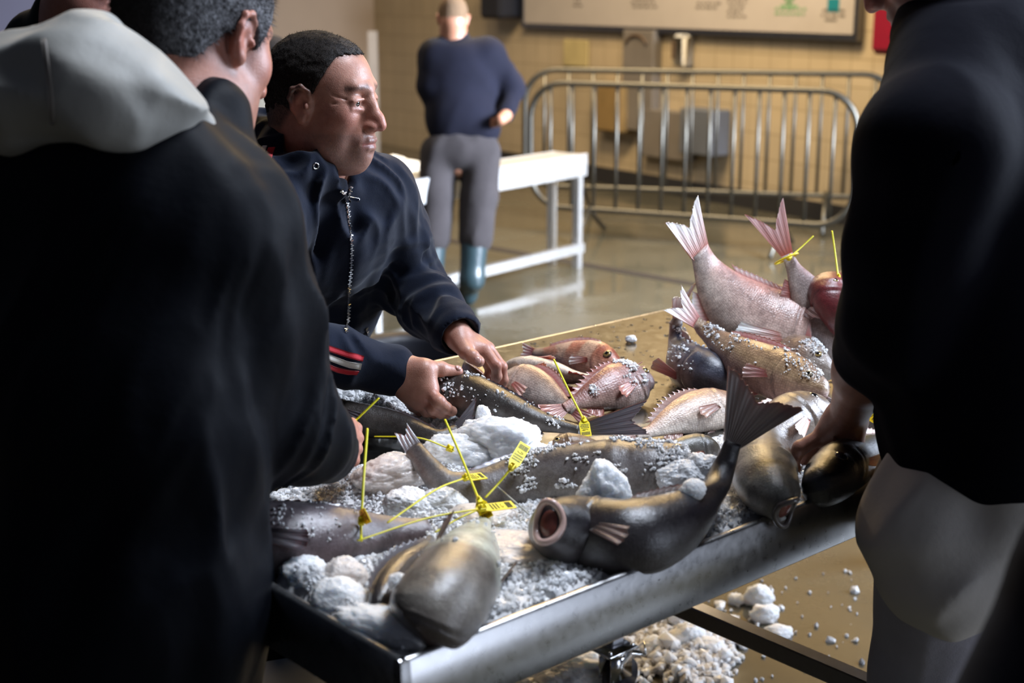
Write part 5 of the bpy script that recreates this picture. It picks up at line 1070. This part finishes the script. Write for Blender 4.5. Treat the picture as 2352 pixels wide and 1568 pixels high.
B = Body(); B.chain([PD(-160, 245, 1.80), PD(50, 218, 1.73), PD(185, 190, 1.70), PD(322, 222, 1.71), PD(462, 288, 1.76)], [.060, .062, .062, .052, .016], k=.04).chain([PD(40, 250, 1.69), PD(230, 255, 1.67), PD(400, 285, 1.72)], [.035, .034, .02], k=.03).cap(PD(215, 100, 1.72), PD(235, 62, 1.74), .026, .012, k=.05)
hood_body = B; cloth(B, 'hood', M['hood_white'], lp, .0048, .016, [(folds(1, V(1, .2, -.35), 13, 4, 21, .8), None)], 2)
v, f = drape(B, [(96, 92), (104, 150), (112, 210), (116, 285)], [(106, 90), (114, 150), (122, 210), (126, 285)], 18, 3, .0008, .0008); mesh_obj('seam_tape', v, f, M['grey_panel'], lp)
legs(lp, V(*PD(235, 1350, 1.86)[:2], .84), lat, 'black_shell', .010, fwd=V(.6, .7, 0))

# ---- the bearded man in the dark sweater at the right
rp = empty('person', PD(2290, 1200, 2.2)*V(1, 1, 0), 'bearded man in dark sweater and pale apron, bare forearm reaching to the fish', 'person')
rR = head_frame((-.72, .42, -.50), (-.2, .1, 1)); rc = PD(2150, -138, 2.03); rs = 1.04
rsL, rsR = PD(2148, 345, 1.86), PD(2480, 330, 2.15); reL, rwL = PD(2062, 742, 1.98), PD(1950, 950, 2.26); rnb = PD(2240, 130, 2.0)
B = Body(); add_head(B, rR, rc, rs, True); add_neck(B, rR, rc, rs, rnb); B.cap(rsL, rsR, .05, k=.05).cap(rnb, PD(2300, 1000, 2.1), .10, .12, k=.05)
B.cap(rsL, reL, .05, .047, k=.02).cap(reL, PD(1990, 850, 2.13), .046, .046, k=.02).cap(PD(1990, 850, 2.13), rwL, .046, .031, k=.03)
B.ell(PD(1928, 985, 2.29), (.042, .026, .030), frame(PD(1900, 1010, 2.30)-rwL, V(0, 1, .3)), k=.03)
for i, pts in enumerate([((1890, 1000, 2.285), (1838, 1028, 2.29), (1822, 1056, 2.295), (1828, 1086, 2.30)), ((1895, 1008, 2.31), (1850, 1040, 2.325), (1842, 1068, 2.33), (1850, 1092, 2.33)),
                         ((1902, 1012, 2.335), (1866, 1048, 2.355), (1862, 1074, 2.36), (1870, 1092, 2.36)), ((1915, 1010, 2.355), (1886, 1046, 2.375), (1884, 1066, 2.38), (1890, 1084, 2.38))]):
    B.cap(PD(1935, 965, 2.27), PD(*pts[0]), .018, .0145, k=.02); add_finger(B, [PD(*p) for p in pts], .0135-.0006*i, .0092)
B.cap(PD(1952, 975, 2.265), PD(1964, 1030, 2.255), .020, .016, k=.02); add_finger(B, [PD(*p) for p in ((1962, 1022, 2.255), (1974, 1056, 2.25), (1998, 1082, 2.25))], .0165, .0105)
v, f = B.mesh(.0036); mesh_obj('body', v, f, M['skin'], rp, True, skin_cols(v, rR, rc, rs, np.array([.30, .15, .105]), .5)); eyes(rp, rR, rc, rs)
def rhair(q):
    x, y, z = q.T; z0 = np.interp(y, [-.12, -.06, -.03, .01, .03, .06, .09], [-.07, -.06, -.01, .028, .02, .07, .095]); return (z0-z)*.8
hair(rp, rR, rc, rs, rhair, .012, (.014, .012, .012), None, 3000, .012, .005, 6)
B = Body(); B.at(rR, rc, rs); B.ell((0, .055, -.112), (.044, .040, .030), k=.03).ell((0, .025, -.085), (.066, .045, .036), k=.03).ell((0, .085, -.088), (.028, .022, .014), k=.015); B.at(); B.post = lambda P, d: d-.006*np.abs(noise(P*110, 3))+.002; B.amp = .006
v, f = B.mesh(.003); bo = mesh_obj('beard', v, f, M['hair'], rp, True, np.tile([.02, .017, .016], (len(v), 1)))
rg2 = np.random.default_rng(3); k = rg2.integers(0, len(v), 5000); p = v[k]; nm = nrm(p-(rc+rR@np.array((0, .02, -.06)))); d = nrm(nm+rg2.normal(0, .4, (5000, 3))+V(0, 0, -.5)); sd = nrm(np.cross(d, rg2.normal(size=(5000, 3))))*.0005
mesh_obj('beard_hairs', np.stack([p-sd, p+sd, p+d*.014], 1).reshape(-1, 3), np.arange(15000).reshape(-1, 3), M['hair'], bo, False, np.tile([.03, .025, .022], (15000, 1)))
B = Body(); lat = nrm(rsR-rsL); tF = frame(lat, V(0, 0, 1))
B.cap(PD(2190, 170, 1.93), rsL, .085, .088, k=.05).cap(rsL, rsR, .088, k=.05).ell(PD(2330, 560, 2.07), (.235, .25, .15), tF, k=.08).ell(PD(2330, 800, 2.10), (.235, .22, .165), tF, k=.08)
B.cap(PD(2330, 860, 2.10), PD(2330, 985, 2.12), .20, .195, k=.08)
B.chain([rsL, PD(2098, 560, 1.91), reL], [.088, .084, .078], k=.04).chain([reL, PD(2022, 805, 2.07)], [.078, .066], k=.03).chain([PD(2125, 60, 2.02), rnb, PD(2350, 120, 2.1)], [.030, .085, .08], k=.06).cap(PD(2155, 90, 2.0), PD(2175, 200, 1.93), .04, .06, k=.06)
B.cap(PD(2250, -40, 2.1), PD(2260, 60, 2.05), .10, .10, k=.05).cap(PD(2140, 80, 2.02), PD(2170, -10, 2.06), .035, .05, k=.05)
zc_ = float(PD(2100, 1068, 2.0)[2]); rcut = ('c', PD(1990, 850, 2.13), PD(1940, 960, 2.27), .052, .06, .01, '-')
fns = [(folds(1, V(.15, 0, 1), 9, 2.5, 23, .8), None)]
cloth(B, 'sweater', M['navy_sweater'], rp, .006, .008, fns, 2, None, [rcut])
B = Body(); c1, c2_, c3 = PD(2325, 1060, 2.13), PD(2300, 1205, 2.20), PD(2290, 1350, 2.24)
B.ell(c1, (.195, .13, .165), tF, k=.05).ell(c2_, (.205, .155, .175), tF, k=.08)
B.cap(PD(2160, 1220, 2.10), PD(2172, 1295, 2.10), .118, .105, k=.05).cap(PD(2400, 1240, 2.30), PD(2420, 1320, 2.30), .12, .12, k=.05)
cloth(B, 'apron', M['apron_white'], rp, .0062, .020, [(folds(1, V(.25, 0, 1), 10, 2.5, 33, .8), None)], 2)
B = Body()
for (a, b_, c_) in (((2175, 1300, 2.12), (2150, 1560, 2.22), (2140, 1900, 2.36)), ((2400, 1300, 2.30), (2390, 1560, 2.40), (2380, 1900, 2.5))):
    P3 = [PD(*a), PD(*b_), PD(*c_)]; P3[2] = np.array([P3[1][0], P3[1][1], .06]); B.chain(P3, [.105, .092, .08], k=.05)
B.ell(V(*c2_[:2], .8), (.17, .13, .12), tF, k=.05)
cloth(B, 'trousers', M['trouser_light'], rp, .007, .010, [(folds(1, V(.2, 0, 1), 11, 3, 35, .8), None)], 2)
for P3 in ((2150, 1560, 2.22), (2390, 1560, 2.40)):
    a = PD(*P3); b = MB(); b.ball(V(a[0]-.04, a[1]+.04, .05), (.14, .055, .05), 10, frame(V(-.65, .75, 0), V(.75, .65, 0))); b.build('boot', M['rubber'], rp)

# ---- the man with rubber boots, far behind
def pd(x, y, d=7.75): return PD(x, y, d-.18)
bp = empty('person', PZ(1060, 700, 0), 'man seen from behind in slate jacket and rubber boots, at the bright steel table', 'person')
bR = head_frame((-.12, .90, -.45), (0, .3, 1)); bc = pd(1040, 45); B = Body(); add_head(B, bR, bc, 1.0, False); add_neck(B, bR, bc, 1, pd(1045, 105))
B.cap(pd(995, 130), pd(1125, 130), .05, k=.05).cap(pd(1060, 140), pd(1055, 370), .09, .09, k=.03).cap(pd(1165, 262, 7.7), pd(1150, 275, 7.6), .035, .03, k=.02)
for x in (1005, 1096): B.cap(pd(x, 380), pd(x-4, 640), .05, .035, k=.01)
B.cap(pd(1118, 128), pd(1182, 205, 7.8), .035, k=.01).cap(pd(1182, 206, 7.8), pd(1160, 268, 7.68), .030, .028, k=.01)
for i in range(4): a = pd(1150, 270+i*5, 7.63); add_finger(B, [a, a+V(-.03, .01, -.01), a+V(-.05, .03, -.015)], .011, .009)
v, f = B.mesh(.009); mesh_obj('body', v, f, M['skin'], bp, True, skin_cols(v, bR, bc, 1, np.array([.42, .22, .14]), .1))
hair(bp, bR, bc, 1.0, lambda q: np.interp(q[:, 1], [-.12, -.05, 0, .02, .03], [-.04, -.03, .0, .04, .2])-q[:, 2], .003, (.20, .13, .08), None, 500, .004, .006, 7)
B = Body(); tF = frame(V(1, .1, 0), V(0, 0, 1)); B.cap(pd(1003, 128), pd(1118, 126), .085, k=.06).ell(pd(1058, 190), (.205, .20, .13), tF, k=.08).ell(pd(1060, 270), (.195, .16, .14), tF, k=.08).cap(pd(1030, 295), pd(1105, 295), .10, k=.04)
B.chain([pd(1122, 128), pd(1172, 190, 7.8), pd(1182, 205, 7.8)], [.085, .065, .062], k=.05).chain([pd(1180, 208, 7.8), pd(1160, 262, 7.7)], [.062, .045], k=.03).chain([pd(1000, 130), pd(992, 200), pd(1010, 260, 7.9)], [.085, .07, .06], k=.05).cap(pd(1045, 85), pd(1040, 70), .075, .068, k=.03)
cloth(B, 'jacket', M['slate_jacket'], bp, .012, .012, [(folds(1, V(.3, 0, 1), 8, 3, 43), None)], 1, None, [('c', pd(1040, 70, 7.7), pd(1040, 45), .05, .06, .01, '-')])
B = Body(); B.ell(pd(1055, 350), (.19, .13, .13), tF, k=.04).chain([pd(1008, 350), pd(1000, 450), pd(995, 545)], [.105, .095, .09], k=.03).chain([pd(1105, 350), pd(1100, 450), pd(1092, 545)], [.105, .095, .088], k=.03)
cloth(B, 'trousers', M['trouser_grey'], bp, .012, .016, [(folds(1, V(.2, 0, 1), 8, 3, 44), None)], 1)
for x, s_ in ((985, -1), (1080, 1)):
    gz = PZ(x-5, 700, 0); B = Body(); B.chain([pd(x+10, 535), pd(x+4, 640), V(gz[0], gz[1], .09)], [.078, .066, .055], k=.03).cap(V(gz[0], gz[1], .05), V(gz[0]-.05, gz[1]+.16, .045), .052, .045, k=.03); v, f = B.mesh(.012, 1); mesh_obj('rubber_boot', v, f, M['rubber'], bp)

# ---- two more men between the others
gp = empty('person', PD(200, 600, 3.1)*V(1, 1, 0), 'man with dark jacket and glasses behind the white hood, at the top left edge', 'person')
gR = head_frame((.75, .45, -.25)); gc = PD(228, -42, 2.95); B = Body(); add_head(B, gR, gc, 1.0, False); add_neck(B, gR, gc, 1, PD(190, 60, 3.0)); B.cap(PD(190, 60, 3.0), PD(170, 900, 3.1), .09, .12, k=.05)
v, f = B.mesh(.0055); mesh_obj('body', v, f, M['skin'], gp, True, skin_cols(v, gR, gc, 1, np.array([.36, .17, .13]), .3))
hair(gp, gR, gc, 1.0, back_hair, .010, (.02, .015, .013), None, 1500, .008, .006, 8)
B = Body(); tF = frame(V(.6, -.6, 0), V(0, 0, 1)); B.cap(PD(95, 120, 3.1), PD(330, 150, 3.0), .085, k=.06).ell(PD(200, 350, 3.08), (.22, .26, .14), tF, k=.08).cap(PD(200, 500, 3.1), PD(200, 850, 3.1), .18, k=.1).chain([PD(110, 90, 3.05), PD(160, 35, 3.0), PD(205, 5, 2.98)], [.055, .06, .045], k=.05)
cloth(B, 'jacket', M['black_shell'], gp, .012, .01, [(folds(1, V(.3, 0, 1), 8, 3, 53), None)], 1)
b = MB(); e = lambda x, y, z: gc+gR@np.array((x, y, z)); b.tube([e(.078, 0, .012), e(.076, .05, .014), e(.066, .092, .012)], .0018, 6)
for x in (-1, 1): b.tube([e(x*.034+.024*math.cos(a), .108-.01*abs(math.cos(a)), .006+.018*math.sin(a)) for a in np.linspace(0, 2*math.pi, 16, endpoint=False)], .0016, 6, closed=True)
b.build('glasses', M['glass_dark'], gp); legs(gp, V(*PD(200, 850, 3.1)[:2], .85), V(.6, -.6, 0), 'black_shell', .012)
hp = empty('person', PD(628, 500, 5.3)*V(1, 1, 0), 'blurred man in beige coat further back, between the two nearest heads', 'person')
hR = head_frame((.5, -.6, -.3)); hc = PD(628, 165, 5.3); B = Body(); add_head(B, hR, hc, 1.0, False); add_neck(B, hR, hc, 1, PD(625, 225, 5.35)); B.cap(PD(625, 225, 5.35), PD(625, 500, 5.35), .09, .12, k=.05)
v, f = B.mesh(.007); mesh_obj('body', v, f, M['skin'], hp, True, skin_cols(v, hR, hc, 1, np.array([.22, .10, .06]), .3)); hair(hp, hR, hc, 1.0, back_hair, .010, (.05, .045, .045), None, 600, .008, .007, 8)
B = Body(); tF = frame(V(1, .2, 0), V(0, 0, 1)); B.cap(PD(560, 245, 5.35), PD(690, 245, 5.35), .08, k=.06).ell(PD(625, 330, 5.35), (.20, .26, .13), tF, k=.08).cap(PD(625, 400, 5.35), PD(625, 520, 5.35), .16, k=.1)
cloth(B, 'coat', M['foam'], hp, .014, .012, [(folds(1, V(.2, 0, 1), 8, 3, 54), None)], 1); legs(hp, V(*PD(625, 520, 5.35)[:2], .85), V(1, .2, 0), 'black_shell', .014)
# ---- dark coat closest to the camera
B = Body(); B.cap(PD(2600, 1330, 1.15), PD(2420, 1800, 1.15), .085, .10, k=.03).cap(PD(2600, 1330, 1.15), PD(2700, 1100, 1.2), .085, .08, k=.03)
o = cloth(B, 'black_coat', M['navy_sweater'], None, .008, .004, [(folds(1, V(.3, 0, 1), 8, 3, 64), None)], 1); tag(o, 'black rounded edge of a coat in the lower right corner, nearest the camera', 'coat')

# ------------------------------------------------------------------ things on the far floor and table
hb_ = c2+V(0, 0, .03)
P8 = [(860, 420, .16), (905, 405, .17), (940, 425, .15), (890, 385, .13), (960, 395, .11), (925, 370, .10)]
for i, (x, y, r_) in enumerate(P8):
    q = PD(x, y+15, 8.55); q[2] = max(q[2], hb_[2]+r_*.45)
    chunk(q, (r_, r_*.8, r_*.6), 70+i, 'pale rough blocks heaped on the dark edged table at the back', 'foam', 'pale_block', 'pale blocks heaped on the back table', 'block')
q = PZ(940, 800, .42); t_ = empty('round_tub', q*V(1, 1, 0), 'black round tub with handle on the floor behind the man in the striped hoodie', 'tub')
b = MB(); rr_ = [(.20, .0), (.25, .38), (.27, .42), (.26, .42), (.24, .38), (.19, .03)]; n = 28; v = [(q[0]+r_*math.cos(2*math.pi*k/n), q[1]+r_*math.sin(2*math.pi*k/n), z) for r_, z in rr_ for k in range(n)]
b.add(v, [(i*n+k, i*n+(k+1) % n, (i+1)*n+(k+1) % n, (i+1)*n+k) for i in range(5) for k in range(n)]+[tuple(range(n))[::-1], tuple(range(5*n, 6*n))]); b.build('tub', M['black_plastic'], t_)
MB().tube([V(q[0]+.25*math.cos(a), q[1]+.05, .41+.22*math.sin(a)) for a in np.linspace(0, math.pi, 18)], .007, 8).build('handle', M['steel_leg'], t_)
q = PZ(1040, 860, .40)+V(.10, 0, 0); tag(MB().box(V(q[0], q[1], .2), V(.17, .05, 0), V(-.04, .12, 0), V(0, 0, .2), .02).build('crate', M['blue_grey_panel'], None, False), 'lilac grey crate on the floor behind the table, beside the black tub', 'crate')
q = PZ(620, 1520, .30)+V(.03, -.12, 0); t_ = empty('crate', V(q[0], q[1], 0), 'dark crate on the floor under the left corner of the fish table', 'crate', None)
MB().box(V(q[0], q[1], .14), V(.16, .06, 0), V(-.05, .12, 0), V(0, 0, .14), .01).build('crate_body', M['black_plastic'], t_, False); MB().box(V(q[0], q[1], .285), V(.17, .064, 0), V(-.053, .128, 0), V(0, 0, .012), .004).build('crate_rim', M['blue_grey_panel'], t_, False)
